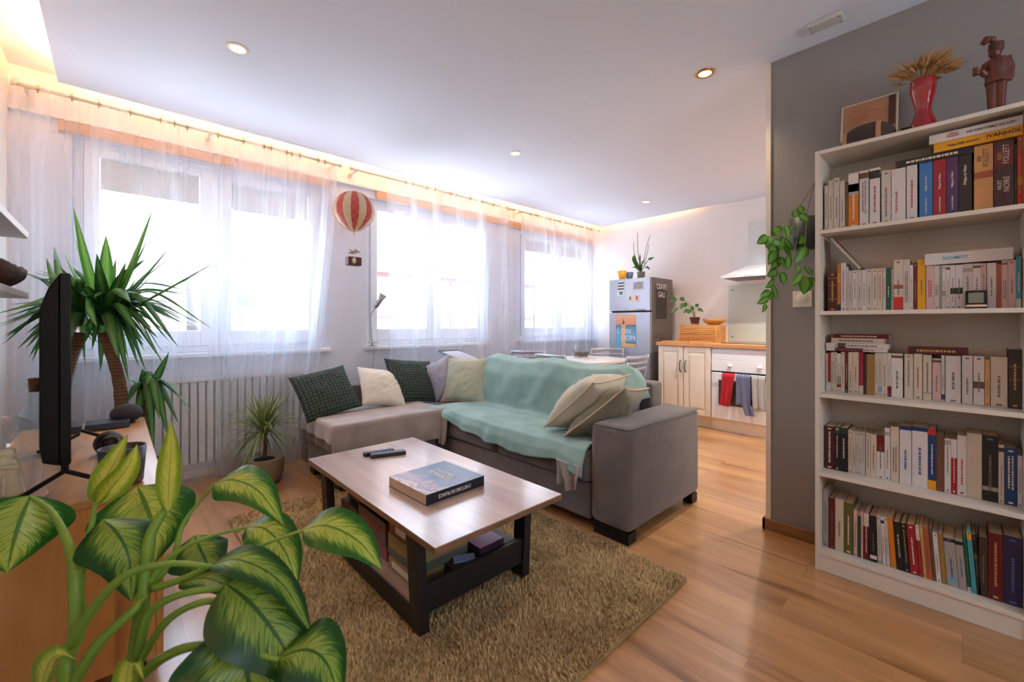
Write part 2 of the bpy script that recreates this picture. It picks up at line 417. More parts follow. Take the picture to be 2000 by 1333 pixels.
# ================================================================== THE SETTING
WL, WN, WE = -0.47, 3.93, 5.40              # left wall, window wall, kitchen wall
CZ = 2.60                                   # underside of the dropped ceiling
m_wall = pm('white_wall', rgb(236, 232, 226), 0.85, var=0.02, bump=0.1)
m_ceil = pm('ceiling_paint', rgb(228, 234, 246), 0.9, var=0.01)
m_wallc = pm('kitchen_wall_paint', rgb(250, 244, 240), 0.85, var=0.02)
m_wallw = pm('window_wall_paint', rgb(228, 230, 240), 0.85, var=0.02)
m_grey = pm('grey_wall', rgb(140, 136, 134), 0.8, var=0.03, bump=0.1)
m_floor = wood('oak_floor', rgb(152, 104, 60), rgb(200, 152, 102), 'Y', 1.0, rough=0.36, coat=0.8, planks=(1.35, 0.19), knots=True, grain=0.8)
m_skirt = wood('skirting_wood', rgb(110, 70, 38), rgb(165, 118, 72), 'Y', 2.0, rough=0.5)
m_white = pm('white_lacquer', rgb(240, 240, 240), 0.35, var=0.01)
m_pvc = pm('window_plastic', rgb(238, 240, 246), 0.3, var=0.01)
m_head = wood('window_head_wood', rgb(196, 150, 112), rgb(226, 188, 150), 'X', 1.0, rough=0.6)
m_glass = glass('window_glass', (0.97, 0.98, 1.0), 0.6)
m_blind = pm('blind_cloth', rgb(200, 196, 186), 0.9, var=0.15, scale=30, stretch=(0.2, 1, 6))

struct(MB().box(WL - 0.2, WE + 0.2, -2.5, WN + 0.22, -0.1, 0), 'floor', m_floor)
# dropped ceiling with a light slot along the left, window and kitchen walls
cp = [(-0.249, -2.5), (5.40, -2.5), (5.40, 2.0), (5.345, 2.0), (5.345, 3.715), (-0.249, 3.715)]
struct(MB().prism(cp, CZ, CZ + 0.035), 'ceiling', m_ceil)
struct(MB().box(WL - 0.2, WE + 0.2, -2.5, WN + 0.22, 2.72, 2.8), 'ceiling_upper', m_ceil)
WINS = [(-0.20, 1.38), (1.77, 3.27), (3.83, 5.33)]
WZ0, WZ1 = 0.93, 2.37
mb = MB(); xs = WL - 0.2
for (a, b) in WINS:
    mb.box(xs, a, WN, WN + 0.22, 0, 2.72); mb.box(a, b, WN, WN + 0.22, 0, WZ0); mb.box(a, b, WN, WN + 0.22, WZ1, 2.72); xs = b
mb.box(xs, WE + 0.2, WN, WN + 0.22, 0, 2.72)
struct(mb, 'wall_window', m_wallw)
struct(MB().box(WL - 0.2, WL, -2.5, WN, 0, 2.72), 'wall_left', m_wall)
struct(MB().box(WE, WE + 0.2, -0.3, WN, 0, 2.72), 'wall_kitchen', m_wallc)
struct(MB().box(2.66, 2.74, -2.5, 0.732, 0, CZ), 'wall_right', m_grey)
struct(MB().box(2.74, WE, -0.4, -0.3, 0, CZ), 'wall_kitchen_light_block', m_wall)  # unseen wall added to block light at the kitchen's hidden end
mb = MB().box(WL, -0.2, -2.5, -2.4, 0, CZ).box(2.4, 2.66, -2.5, -2.4, 0, CZ).box(-0.2, 0.8, -2.5, -2.4, 0, CZ).box(1.7, 2.4, -2.5, -2.4, 0, CZ).box(0.8, 1.7, -2.5, -2.4, 0, 1.1).box(0.8, 1.7, -2.5, -2.4, 2.1, CZ)
struct(mb, 'wall_back', m_wall)  # its opening is added to admit fill light from behind
struct(MB().box(2.652, 2.748, 0.728, 0.752, 0.062, CZ - 0.002), 'trim_1', pm('edge_bead', rgb(226, 216, 200), 0.5))
struct(MB().box(2.645, 2.6595, -2.3, 0.768, 0, 0.062).box(2.645, 2.75, 0.753, 0.768, 0, 0.062), 'baseboard_right', m_skirt, bevel=0.002)
struct(MB().box(WL, WE, WN - 0.012, WN, 0, 0.06), 'baseboard_window', m_wall)
# ledge and timber lintel above the windows
struct(MB().box(WL, WE, WN - 0.03, WN, 2.445, 2.462), 'trim_2', m_white)
struct(MB().box(1.86, WE, WN - 0.028, WN, 2.372, 2.443).box(-0.26, 1.42, WN - 0.028, WN, 2.372, 2.443), 'trim_3', m_head)

def window(n, x0, x1, g, blinds):
    w = bpy.data.objects.new('window_%d' % n, None); COL.objects.link(w); w.location = (x0, WN, WZ0); w['kind'] = 'structure'
    W = x1 - x0; Hh = WZ1 - WZ0; y0, y1 = 0.045, 0.115
    fr = MB().box(0, 0.05, y0, y1, 0, Hh).box(W - 0.05, W, y0, y1, 0, Hh).box(0.05, W - 0.05, y0, y1, 0, 0.05).box(0.05, W - 0.05, y0, y1, Hh - 0.05, Hh)
    fr.build('window_frame', m_pvc, w, bevel=0.004)
    gz0, gz1 = 1.095 - WZ0, 2.265 - WZ0
    mid = W / 2
    for k, (a, b) in enumerate(g):
        a -= x0; b -= x0; s0 = 0.051 if k == 0 else mid + 0.001; s1 = mid - 0.001 if k == 0 else W - 0.051
        s = MB().box(s0, a, y0 - 0.02, y1 - 0.02, 0.051, Hh - 0.051).box(b, s1, y0 - 0.02, y1 - 0.02, 0.051, Hh - 0.051)
        s.box(a, b, y0 - 0.02, y1 - 0.02, 0.051, gz0).box(a, b, y0 - 0.02, y1 - 0.02, gz1, Hh - 0.051)
        so = s.build('sash', m_pvc, w, bevel=0.004)
        MB().box(a, b, y0 + 0.018, y0 + 0.022, gz0, gz1).build('pane', m_glass, so)
        if blinds:
            MB().box(a + 0.004, b - 0.004, y0 + 0.006, y0 + 0.009, blinds - WZ0, gz1).build('blind', m_blind, so)
    MB().box(mid - 0.012, mid + 0.012, 0.0, 0.026, 0.62, 0.72).box(mid - 0.01, mid + 0.01, -0.015, 0.0, 0.6, 0.70).build('handle', m_pvc, w, bevel=0.003)
    MB().box(-0.03, W + 0.03, -0.07, 0.04, -0.032, -0.002).build('window_sill', m_white, w, bevel=0.004)
    return w
window(1, *WINS[0], [(-0.074, 0.473), (0.672, 1.25)], 2.055)
window(2, *WINS[1], [(1.89, 2.451), (2.635, 3.149)], None)
window(3, *WINS[2], [(3.95, 4.49), (4.69, 5.21)], 2.12)

# LED strips lying in the slot
m_ledk = emit('led_light_kitchen', rgb(255, 190, 124), 170.0)
m_led = emit('led_light', rgb(255, 176, 100), 90.0)
for nm, bx, lab in (('led_strip', (-0.18, 5.30, 3.655, 3.668, CZ + 0.036, CZ + 0.044), 'warm LED strip glowing in the ceiling slot above the curtains'),
                    ('led_strip', (-0.205, -0.192, -1.2, 3.6, CZ + 0.036, CZ + 0.044), 'warm LED strip glowing in the ceiling slot along the left wall'),
                    ('led_strip', (5.285, 5.298, 2.35, 3.62, CZ + 0.036, CZ + 0.044), 'warm LED strip glowing in the ceiling slot above the fridge')):
    tag(MB().box(*bx).build(nm, m_ledk if 'fridge' in lab else m_led), lab, 'led strip')

# ------------------------------------------------------------------ street outside
m_plas = pm('pale_render', rgb(134, 122, 114), 0.9)
m_timb = pm('old_timber', rgb(92, 74, 74), 0.9)
m_roof = pm('roof_tiles', rgb(142, 112, 98), 0.9, var=0.15, scale=3)
m_pane2 = pm('far_pane', rgb(70, 84, 116), 0.1)
def house(name, lab, x0, x1, y, eave, ridge, depth, wins, rows):
    t = thing(name, lab, 'building', (x0, y, -6.5))
    W = x1 - x0; E = eave + 6.5
    MB().box(0, W, 0, depth, 0, E).build('wall', m_plas, t)
    MB().prism([(-0.4, E - 0.15), (-0.4, E + 0.02), (depth / 2, ridge + 6.5), (depth + 0.4, E + 0.02), (depth + 0.4, E - 0.15)], -0.3, W + 0.3, 'x').build('roof', m_roof, t)
    tb = MB(); k = 0
    for z in rows:
        for b in (-0.35, 1.15): tb.box(0, W, -0.03, 0, z + 6.5 + b, z + 6.5 + b + 0.14)
    x = 0.3
    while x < W: tb.box(x, x + 0.12, -0.028, 0, 0.5, E - 0.2); x += 1.2
    tb.build('timber_frame', m_timb, t)
    for z in rows:
        for x in wins:
            f = MB().box(x - x0 - 0.07, x - x0 + 0.67, -0.06, 0, z + 6.5 - 0.07, z + 6.5 + 0.97).build('window', pm('far_window_paint', rgb(176, 172, 170), 0.8), t)
            MB().box(x - x0, x - x0 + 0.28, -0.075, -0.061, z + 6.5, z + 6.5 + 0.9).box(x - x0 + 0.32, x - x0 + 0.6, -0.075, -0.061, z + 6.5, z + 6.5 + 0.9).build('pane', m_pane2, f)
    return t
house('half_timbered_house', 'pale half-timbered house with blue window panes across the street', 2.25, 30, 14, 3.1, 9.5, 9, [2.5, 4.9, 7.3, 9.7, 12.1, 14.5, 18, 21, 25], [1.65, -1.4])
house('low_house', 'low pale house with tiled roof seen past the long-leaved plant', -9, 1.4, 19, 0.6, 4.2, 8, [-6, -3, -0.4], [-1.6])

# ------------------------------------------------------------------ curtains
m_sheer = sheer('sheer_voile', (0.84, 0.90, 1.0), 0.80)
m_sheer2 = sheer('sheer_voile_double', (0.84, 0.89, 0.98), 0.66)
m_ring = pm('nickel_ring', rgb(190, 170, 140), 0.3, metal=0.9)
m_rod = pm('cream_rod', rgb(232, 222, 206), 0.4)
RY, RZ = 3.775, 2.55
def rod(x0, x1, lab):
    t = thing('curtain_rod', lab, 'curtain rod', (x0, RY, RZ), group=None)
    MB().tube([(0, 0, 0), (x1 - x0, 0, 0)], 0.0105, 12).build('pole', m_rod, t, smooth=True)
    for x in (0.012, x1 - x0 - 0.012): MB().tube([(x - 0.011, 0, 0), (x + 0.011, 0, 0)], 0.017, 12).build('finial', m_rod, t, smooth=True)
    n = 3 if x1 - x0 > 1.8 else 2
    for k in range(n):
        x = 0.06 + (x1 - x0 - 0.12) * k / (n - 1)
        MB().box(x - 0.012, x + 0.012, 0.012, WN - RY - 0.001, -0.012, 0.004).box(x - 0.016, x + 0.016, WN - RY - 0.006, WN - RY - 0.001, -0.05, 0.03).build('bracket', m_rod, t)
rod(-0.44, 1.47, 'cream curtain rod on brackets above the left window')
rod(1.545, 3.60, 'cream curtain rod on brackets above the middle window')
rod(3.66, 5.36, 'cream curtain rod on brackets above the window next to the fridge')
def curtain(x0, x1, npl, lab, mat, seed, z0=0.012, spread=0.0, amp=0.05, dx0=0.0, dx1=0.0, puddle=0.0, minor=0.003, wobble=0.018, uneven=0.5):
    """eyelet curtain: npl half-waves between its eyelets"""
    rnd = random.Random(seed)
    ws = [1 + uneven * (rnd.random() * 2 - 1) for _ in range(npl)]; tot = sum(ws); e = [0]
    for w in ws: e.append(e[-1] + w / tot)
    W = x1 - x0; zt = 2.592
    t = thing('sheer_curtain', lab, 'curtain', (x0, RY, 0))
    def fn(u, v):
        z = zt + (z0 - zt) * v
        i = 0
        while i < npl - 1 and e[i + 1] < u: i += 1
        f = (u - e[i]) / (e[i + 1] - e[i]); ph = (i + f) * pi
        a = amp * (0.75 + 0.25 * nz3(i * 1.7, v * 1.5, seed)) * (1 - 0.25 * v)
        x = u * W + (dx0 * (1 - u) + dx1 * u) * v ** 1.5 + wobble * nz3(u * 5, v * 2.2, seed + 3) * v
        y = a * sin(ph) + minor * sin(ph * 5.3 + 9 * nz3(u * 3, v * 1.3, seed + 7)) * min(1, v * 4) - puddle * max(0, v - 0.93) * 8
        y += 0.02 * nz3(u * 3, v * 2, seed + 11) * v
        return Vector((x, y, z))
    MB().grid(fn, npl * 14, 34).build('cloth', mat, t, smooth=True)
    for i in range(1, npl):
        MB().torus((e[i] * W, 0, RZ + 0.0), 0.021, 0.004, 'x', 20, 6).build('eyelet', m_ring, t, smooth=True)
    return t
curtain(-0.435, 0.66, 9, 'single sheer white curtain hanging behind the long-leaved plant and the television', m_sheer, 3, dx1=-0.02, dx0=0.0, amp=0.045)
curtain(0.66, 1.43, 9, 'gathered sheer white curtain between the spiky potted plant and the hanging balloon', m_sheer2, 8, dx1=-0.27, dx0=-0.12, amp=0.045, z0=0.008, puddle=0.0, uneven=0.65)
curtain(1.90, 3.56, 11, 'wide sheer white curtain of the middle window behind the sofa corner', m_sheer, 15, dx0=0.06, dx1=0.02)
curtain(3.70, 5.33, 14, 'sheer white curtain of the far window beside the fridge', m_sheer2, 22, amp=0.04)

# ------------------------------------------------------------------ radiator under the left window
m_rad = pm('radiator_enamel', rgb(226, 224, 222), 0.4)
t = thing('radiator', 'white panel radiator behind the sheer curtain under the left window', 'radiator', (0.10, WN - 0.012, 0.12))
mb = MB()
for k in range(22): mb.box(k * 0.05, k * 0.05 + 0.04, -0.075, -0.012, 0.0, 0.60)
mb.build('fins', m_rad, t, bevel=0.006)
MB().box(-0.02, 1.12, -0.085, 0, 0.602, 0.625).build('top_grille', m_rad, t)
MB().box(0.05, 1.05, -0.011, 0.0, 0.1, 0.5).build('bracket', m_rad, t)
MB().tube([(1.13, -0.045, 0.04), (1.16, -0.045, 0.04), (1.16, -0.045, -0.12)], 0.008, 8).build('pipe', m_rad, t, smooth=True)

# ------------------------------------------------------------------ ceiling fittings
m_spotring = pm('spot_ring', rgb(236, 228, 214), 0.35); m_gold = pm('brass_ring', rgb(190, 140, 80), 0.3, metal=0.9)
def downlight(px, py, lab, ring, power=12):
    p = at(px, py, Z=CZ)
    t = thing('ceiling_spotlight', lab, 'ceiling light', (p.x, p.y, CZ), group='recessed ceiling spotlights')
    MB().lathe([(0.034, -0.002), (0.036, -0.007), (0.048, -0.006), (0.053, -0.001), (0.053, 0), (0.034, 0)], n=36, close=False).build('ring', ring, t, smooth=True)
    MB().lathe([(0.0345, -0.001), (0.0345, -0.003), (0.02, -0.004), (0.001, -0.0045)], n=32, close=False).build('lens', emit('lamp_lens', rgb(255, 214, 160), 9.0), t, smooth=True)
    l = bpy.data.lights.new('spot_bulb', 'SPOT'); l.energy = power; l.color = (1.0, 0.78, 0.55); l.spot_size = radians(100); l.spot_blend = 0.8; l.shadow_soft_size = 0.03
    o = bpy.data.objects.new('spot_bulb', l); COL.objects.link(o); o.parent = t; o.location = (0, 0, -0.02)
    return t
downlight(464, 94, 'round recessed ceiling spotlight nearest the left light slot', m_spotring)
downlight(1377, 143, 'round recessed ceiling spotlight with brass ring near the grey wall', m_gold)
downlight(1007, 299, 'round recessed ceiling spotlight above the sofa back', m_spotring)
downlight(1262, 394, 'small round recessed ceiling spotlight in front of the kitchen wall', m_spotring)
for q in ((1.1, -0.6, 'behind the end of the bookcase'), (1.1, -1.7, 'in front of the added rear opening'), (4.2, 1.1, 'in front of the oven'), (4.2, 0.2, 'at the end of the kitchen')):  # spots added out of view as fill for the room and kitchen
    px_ = thing('ceiling_spotlight', 'added out-of-view fill spotlight ' + q[2], 'ceiling light', (q[0], q[1], CZ), group='recessed ceiling spotlights')
    MB().lathe([(0.034, -0.002), (0.036, -0.007), (0.048, -0.006), (0.053, -0.001), (0.053, 0), (0.034, 0)], n=36, close=False).build('ring', m_spotring, px_, smooth=True)
    l = bpy.data.lights.new('spot_bulb', 'SPOT'); l.energy = 4 if q[0] < 2 else 62; l.color = (1.0, 0.92, 0.86); l.spot_size = radians(120); l.spot_blend = 0.8; l.shadow_soft_size = 0.03
    o = bpy.data.objects.new('spot_bulb', l); COL.objects.link(o); o.parent = px_; o.location = (0, 0, -0.02)
a = at(1577, 40, Z=CZ); b = at(1645, 12, Z=CZ)
t = thing('ceiling_junction_box', 'flat white plastic junction box screwed to the ceiling by the grey wall', 'junction box', at(1612, 40, Z=CZ - 0.001), 0)
mb = MB(); mb.box(-0.036, 0.036, -0.068, 0.068, -0.022, 0).build('cover', pm('box_plastic', rgb(200, 198, 194), 0.5), t, bevel=0.004)
for sx in (-1, 1):
    for sy in (-1, 1): MB().lathe([(0.003, -0.0235), (0.003, -0.0221)], (sx * 0.026, sy * 0.055, 0), 10).build('screw', pm('dark_screw', rgb(90, 84, 80), 0.5), t)

# ================================================================== SOFA
m_sofa = fabric('sofa_grey', rgb(88, 82, 82), rgb(118, 110, 108), sc=420, melange=0.7)
m_pipe = fabric('sofa_piping', rgb(62, 58, 62), rgb(78, 74, 78))
m_sofal = fabric('sofa_light_grey', rgb(150, 146, 156), rgb(176, 172, 180), sc=420, melange=0.7)
m_black = pm('black_plastic', rgb(14, 13, 14), 0.45, spec=0.3)
sofa = thing('corner_sofa', 'large grey fabric corner sofa with square arm and black feet', 'sofa')
def soft(x0, x1, y0, y1, z0, z1, r, name, mat, parent, puff=0.0, seed=0):
    """upholstered block: subdivided box whose faces swell a little"""
    mb = MB(); bm = bmesh.new()
    o = mb.box(x0, x1, y0, y1, z0, z1).build(name, mat, parent)
    b = o.modifiers.new('bevel', 'BEVEL'); b.width = r; b.segments = 4; b.limit_method = 'NONE'
    if puff:
        me = o.data; bm.from_mesh(me); bmesh.ops.subdivide_edges(bm, edges=bm.edges[:], cuts=9, use_grid_fill=True)
        c = Vector(((x0 + x1) / 2, (y0 + y1) / 2, (z0 + z1) / 2)); h = Vector(((x1 - x0) / 2, (y1 - y0) / 2, (z1 - z0) / 2))
        for v in bm.verts:
            q = [(v.co[i] - c[i]) / h[i] for i in range(3)]
            for i in range(3):
                if abs(q[i]) > 0.999:
                    j, k = (i + 1) % 3, (i + 2) % 3
                    v.co[i] += math.copysign(puff * (1 - q[j] ** 4) * (1 - q[k] ** 4) * (1 + 0.4 * nz3(v.co[j] * 4, v.co[k] * 4, seed)), q[i])
        bm.to_mesh(me)
        o.modifiers.remove(b)
        s = o.modifiers.new('sub', 'SUBSURF'); s.levels = 1; s.render_levels = 1
    bm.free()
    o.data.polygons.foreach_set('use_smooth', [True] * len(o.data.polygons))
    return o
soft(1.915, 2.74, 1.412, 3.62, 0.06, 0.262, 0.015, 'base', m_sofa, sofa)
soft(1.08, 1.93, 2.83, 3.46, 0.06, 0.262, 0.015, 'chaise_base', m_sofa, sofa)
arm = soft(1.905, 2.755, 1.158, 1.410, 0.062, 0.608, 0.045, 'arm', m_sofa, sofa)
MB().tube([(1.915, 1.405, 0.5), (1.912, 1.40, 0.575), (1.912, 1.385, 0.598), (1.912, 1.18, 0.598), (1.93, 1.162, 0.598), (2.735, 1.162, 0.598)], 0.003, 6).build('piping', m_pipe, arm, smooth=True)
soft(2.60, 2.755, 1.412, 3.62, 0.262, 0.752, 0.025, 'back_frame', m_sofa, sofa)
soft(1.08, 2.6, 3.462, 3.62, 0.06, 0.64, 0.025, 'back_frame', m_sofa, sofa)
for y0, y1, s in ((1.414, 2.186, 1), (2.19, 2.84, 2)): soft(1.90, 2.44, y0, y1, 0.264, 0.445, 0.03, 'seat_cushion', m_sofa, sofa, 0.012, s)
soft(1.065, 2.44, 2.842, 3.46, 0.264, 0.445, 0.03, 'chaise_cushion', m_sofa, sofa, 0.012, 5)
for y0, y1, s in ((1.50, 2.19, 1), (2.195, 2.86, 2)): soft(2.36, 2.60, y0, y1, 0.47, 0.755, 0.06, 'back_cushion', m_sofal, sofa, 0.02, s)
bc = soft(-0.12, 0.12, -0.32, 0.32, -0.18, 0.18, 0.03, 'back_cushion', m_sofal, sofa, 0.012, 3); bc.location = (2.475, 3.30, 0.635); bc.rotation_euler = (radians(11), 0, 0)
MB().tube([(-0.12, -0.31, 0.18), (-0.12, 0.31, 0.18)], 0.004, 6).tube([(-0.12, 0.318, 0.18), (0.12, 0.318, 0.18)], 0.004, 6).tube([(0.12, -0.31, 0.18), (0.12, 0.318, 0.18)], 0.004, 6).build('piping', m_pipe, bc, smooth=True)
for x, y in ((1.925, 1.175), (2.67, 1.175), (1.10, 2.85), (1.10, 3.35), (1.93, 2.0)):
    MB().box(x, x + 0.08, y, y + (0.22 if x < 1.95 else 0.06) if y < 1.5 else y + 0.1, 0.001 if not (x < 1.86 and y < 2.9) else 0.001, 0.06).build('foot', m_black, sofa, bevel=0.004)

# ------------------------------------------------------------------ throws
m_green = fabric('mint_throw', rgb(120, 152, 148), rgb(146, 178, 172), sc=500, bump=0.2, melange=0.4)
m_greyt = fabric('taupe_throw', rgb(150, 138, 134), rgb(172, 160, 156), sc=500, bump=0.2, melange=0.4)
def lerpt(T, x):
    for (a, p), (b, q) in zip(T, T[1:]):
        if x <= b: f = (x - a) / (b - a); return p + (q - p) * f
    return T[-1][1]
Y0, Y1 = 1.425, 2.955
def throw(u, v):
    y = Y0 + (Y1 - Y0) * u
    # back-top profile, then seat, then the hanging front
    P = [(2.64, 0.60), (2.635, 0.74), (2.60, 0.835), (2.50, 0.868), (2.39, 0.84), (2.325, 0.74), (2.30, 0.60), (2.285, 0.487), (2.20, 0.470), (2.05, 0.474), (1.955, 0.470), (1.90, 0.450), (1.874, 0.40), (1.866, 0.345)]
    k = v * (len(P) - 1); i = min(int(k), len(P) - 2); f = k - i; f2 = f
    a, b = Vector(P[i]), Vector(P[i + 1]); p = a.lerp(b, f2)
    x, z = p.x, p.y
    e = min(1, (y - Y0) / 0.14); e2 = min(1, (Y1 - y) / 0.12)
    if v < 0.5:
        r = (1 - e) ** 2.4; z -= r * max(0, z - 0.63) * 0.95
        r2 = (1 - e2) ** 2.4; z -= r2 * max(0, z - 0.60) * 0.7
        z += 0.012 * sin(y * 9 + 1) * (1 if v < 0.4 else 0.3)
        fold = nz3(y * 7 + z * 2.5, z * 2.0, 4.2)
        x -= 0.016 * fold; z += 0.010 * nz3(y * 9, x * 4, 2)
        x -= 0.020 * max(0, 1 - abs(y - 2.12 + (z - 0.7) * 0.5) / 0.10) * (z - 0.48) * 2
    else:
        z += 0.004 * nz3(x * 8 + y * 3, y * 7, 8) + 0.003 * sin(y * 20 + x * 9)
    if v > 0.8:
        h = (v - 0.8) / 0.2; hem = lerpt([(0, 0.045), (0.12, -0.02), (0.3, 0.02), (0.55, 0.0), (0.8, -0.045), (0.9, -0.10), (1.0, -0.12)], u)
        z -= hem * h; x -= 0.012 * h * (1 + sin(y * 26 + 2 * nz3(y * 5, 0, 1)))
        if u > 0.9: q = (u - 0.9) / 0.1; x -= 0.10 * q * h; z = max(z, 0.478)
    return Vector((x, y, z))
tag(MB().grid(throw, 120, 90).build('throw_blanket', m_green, smooth=True, solid=0.007), 'mint green throw draped over the sofa back and seat', 'throw')
def drape(x0, x1, y0, y1, zt, la, lb, seed, bulge=0.014):
    """sheet on a block, hanging by la over its left side and lb over its front"""
    def fn(u, v):
        a = -la + u * (x1 - x0 + la); b = -lb * (1.0 + 0.18 * nz3(u * 3, 0, seed)) + v * (y1 - y0 + lb * (1.0 + 0.18 * nz3(u * 3, 0, seed)))
        da, db = max(0, -a), max(0, -b); r = 0.03
        x = x0 + max(a, 0); y = y0 + max(b, 0); d = math.hypot(da, db); 
        drop = max(0, d - r * 0.6)
        z = zt - drop - (0.25 * r if d > 0 else 0)
        if d < r and d > 0: z = zt - d * d / (2 * r)
        fl = 0.010 + bulge * (0.5 + 0.5 * sin((a if db > da else b) * 34 + 3 * nz3(a * 3, b * 3, seed + 2))) * min(1, d / 0.12)
        if da > 0: x -= fl * (da / max(d, 1e-6)) + min(da, r) * 0.5
        if db > 0: y -= fl * (db / max(d, 1e-6)) + min(db, r) * 0.5
        z += 0.004 * nz3(a * 7, b * 7, seed + 4) + (0.006 * nz3(a * 3, b * 16, seed + 6) if d == 0 else 0)
        return Vector((x, y, z))
    return fn
t = thing('throw_blanket', 'taupe fringed throw covering the chaise of the sofa', 'throw')
MB().grid(drape(1.058, 1.90, 2.822, 3.40, 0.478, 0.13, 0.235, 3), 100, 80).build('cloth', m_greyt, t, smooth=True, solid=0.006)
fr = MB(); rnd = random.Random(4); f_ = drape(1.058, 1.90, 2.822, 3.40, 0.478, 0.13, 0.235, 3)
for k in range(46):
    v = 0.12 + 0.86 * k / 45; p = f_(0.0, v)
    fr.tube([p, p + Vector((-0.004 + 0.004 * rnd.random(), 0.004 * (rnd.random() - 0.5), -0.03)), p + Vector((-0.004, 0.02 * (rnd.random() - 0.5), -0.055 - 0.015 * rnd.random()))], [0.0016, 0.0018, 0.0008], 4)
for k in range(20):
    p = f_(0.0 + 0.006 * k, 0.0); fr.tube([p, p + Vector((0, -0.003, -0.05))], 0.0015, 4)
fr.build('fringe', m_greyt, t)
# corner of the same kind of throw hanging out under the green one, by the chaise and by the arm
def hang(name, lab, y0, y1, x, z1, z0, seed, cat='throw'):
    def fn(u, v):
        w = 1 - 0.35 * v
        y = (y0 + y1) / 2 + (u - 0.5) * (y1 - y0) * w + 0.01 * v; z = z1 - (z1 - z0) * v * (1 - 0.25 * abs(u - 0.4))
        return Vector((x - 0.012 - 0.014 * sin(u * 11 + seed + v * 2) * (0.3 + v), y, z))
    tag(MB().grid(fn, 40, 20).build(name, m_greyt, smooth=True, solid=0.006), lab, cat)
hang('blanket_corner', 'taupe blanket corner hanging below the green throw beside the sofa arm', 1.42, 1.60, 1.862, 0.37, 0.215, 1)
hang('blanket_corner', 'bunched taupe blanket end hanging where the chaise meets the seat', 2.70, 2.81, 1.862, 0.43, 0.20, 4)

# ------------------------------------------------------------------ cushions
def pillow(name, lab, w, h, th, M, mat, seed=0, piping=None, pinch=0.09, dent=0.0, tags=None):
    o = bpy.data.objects.new(name, None); COL.objects.link(o); tag(o, lab, 'cushion'); o.matrix_world = M
    mb = MB(); n = 30
    for sd in (1, -1):
        def fn(u, v, sd=sd):
            a, b = u * 2 - 1, v * 2 - 1
            ra = 1 - pinch * (1 - b * b) ** 1 * 1.0; rb = 1 - pinch * (1 - a * a)
            # edges bow inwards between the corners
            x = a * w / 2 * (1 - pinch * (1 - b * b) * abs(a) ** 3 * -1 * -1); y = b * h / 2 * (1 - pinch * (1 - a * a) * abs(b) ** 3)
            e = max(0, (1 - a * a)) ** 0.55 * max(0, (1 - b * b)) ** 0.55
            z = sd * th / 2 * e * (1 + 0.16 * nz3(a * 1.6, b * 1.6, seed + sd)) + 0.004 * nz3(a * 5, b * 5, seed) * e
            z += sd * 0.010 * e * nz3((a + b) * 2.2, (a - b) * 5.5, seed + 5) - dent * e * max(0, 1 - abs(a) * 2.5) * (b > -0.2) * (b + 0.2) * sd
            return Vector((x, y, z))
        mb.grid(fn, n, n)
    c = mb.build('cover', mat, o, smooth=True)
    bm = bmesh.new(); bm.from_mesh(c.data); bmesh.ops.remove_doubles(bm, verts=bm.verts, dist=0.0005); bmesh.ops.recalc_face_normals(bm, faces=bm.faces); bm.to_mesh(c.data); bm.free()
    if piping:
        P = []
        for k in range(81):
            t = k / 80 * 4; i = int(t) % 4; f = t - int(t); a, b = [(-1 + 2 * f, -1), (1, -1 + 2 * f), (1 - 2 * f, 1), (-1, 1 - 2 * f)][i]
            P.append(Vector((a * w / 2 * (1 - pinch * (1 - b * b)), b * h / 2 * (1 - pinch * (1 - a * a)), 0)))
        MB().tube(P, 0.005, 6, caps=False).build('piping', piping, o, smooth=True)
    return o
def waffle(name, c1, c2):
    m, nt, b = newmat(name); N = nt.nodes; L = nt.links
    tc = N.new('ShaderNodeTexCoord'); mp = N.new('ShaderNodeMapping'); mp.inputs['Scale'].default_value = (1, 1, 0); L.new(tc.outputs['Object'], mp.inputs[0])
    vo = N.new('ShaderNodeTexVoronoi'); vo.inputs['Scale'].default_value = 40; vo.inputs['Randomness'].default_value = 0.12; vo.distance = 'CHEBYCHEV'; L.new(mp.outputs[0], vo.inputs['Vector'])
    rp = N.new('ShaderNodeValToRGB'); rp.color_ramp.elements[0].position = 0.25; rp.color_ramp.elements[1].position = 0.5
    rp.color_ramp.elements[0].color = (*c2, 1); rp.color_ramp.elements[1].color = (*c1, 1); L.new(vo.outputs['Distance'], rp.inputs[0]); L.new(rp.outputs[0], b.inputs['Base Color'])
    iv = N.new('ShaderNodeMath'); iv.operation = 'MULTIPLY'; iv.inputs[1].default_value = -1; L.new(vo.outputs['Distance'], iv.inputs[0])
    bp = N.new('ShaderNodeBump'); bp.inputs['Strength'].default_value = 1; bp.inputs['Distance'].default_value = 0.012; L.new(iv.outputs[0], bp.inputs['Height']); L.new(bp.outputs[0], b.inputs['Normal'])
    b.inputs['Roughness'].default_value = 0.85; b.inputs['Specular IOR Level'].default_value = 0.25
    return m
m_waf = waffle('green_waffle_cloth', rgb(26, 34, 33), rgb(68, 82, 74))
m_cream = fabric('cream_cloth', rgb(202, 196, 182), rgb(222, 216, 202)); m_lilac = fabric('lilac_grey_cloth', rgb(140, 140, 156), rgb(164, 164, 178))
m_sage = fabric('sage_cloth', rgb(160, 166, 144), rgb(186, 188, 166)); m_beige = fabric('beige_cloth', rgb(178, 172, 152), rgb(204, 196, 176)); m_trim = pm('tan_piping', rgb(206, 186, 158), 0.8); m_dk = fabric('olive_grey_cloth', rgb(120, 116, 98), rgb(146, 140, 120))
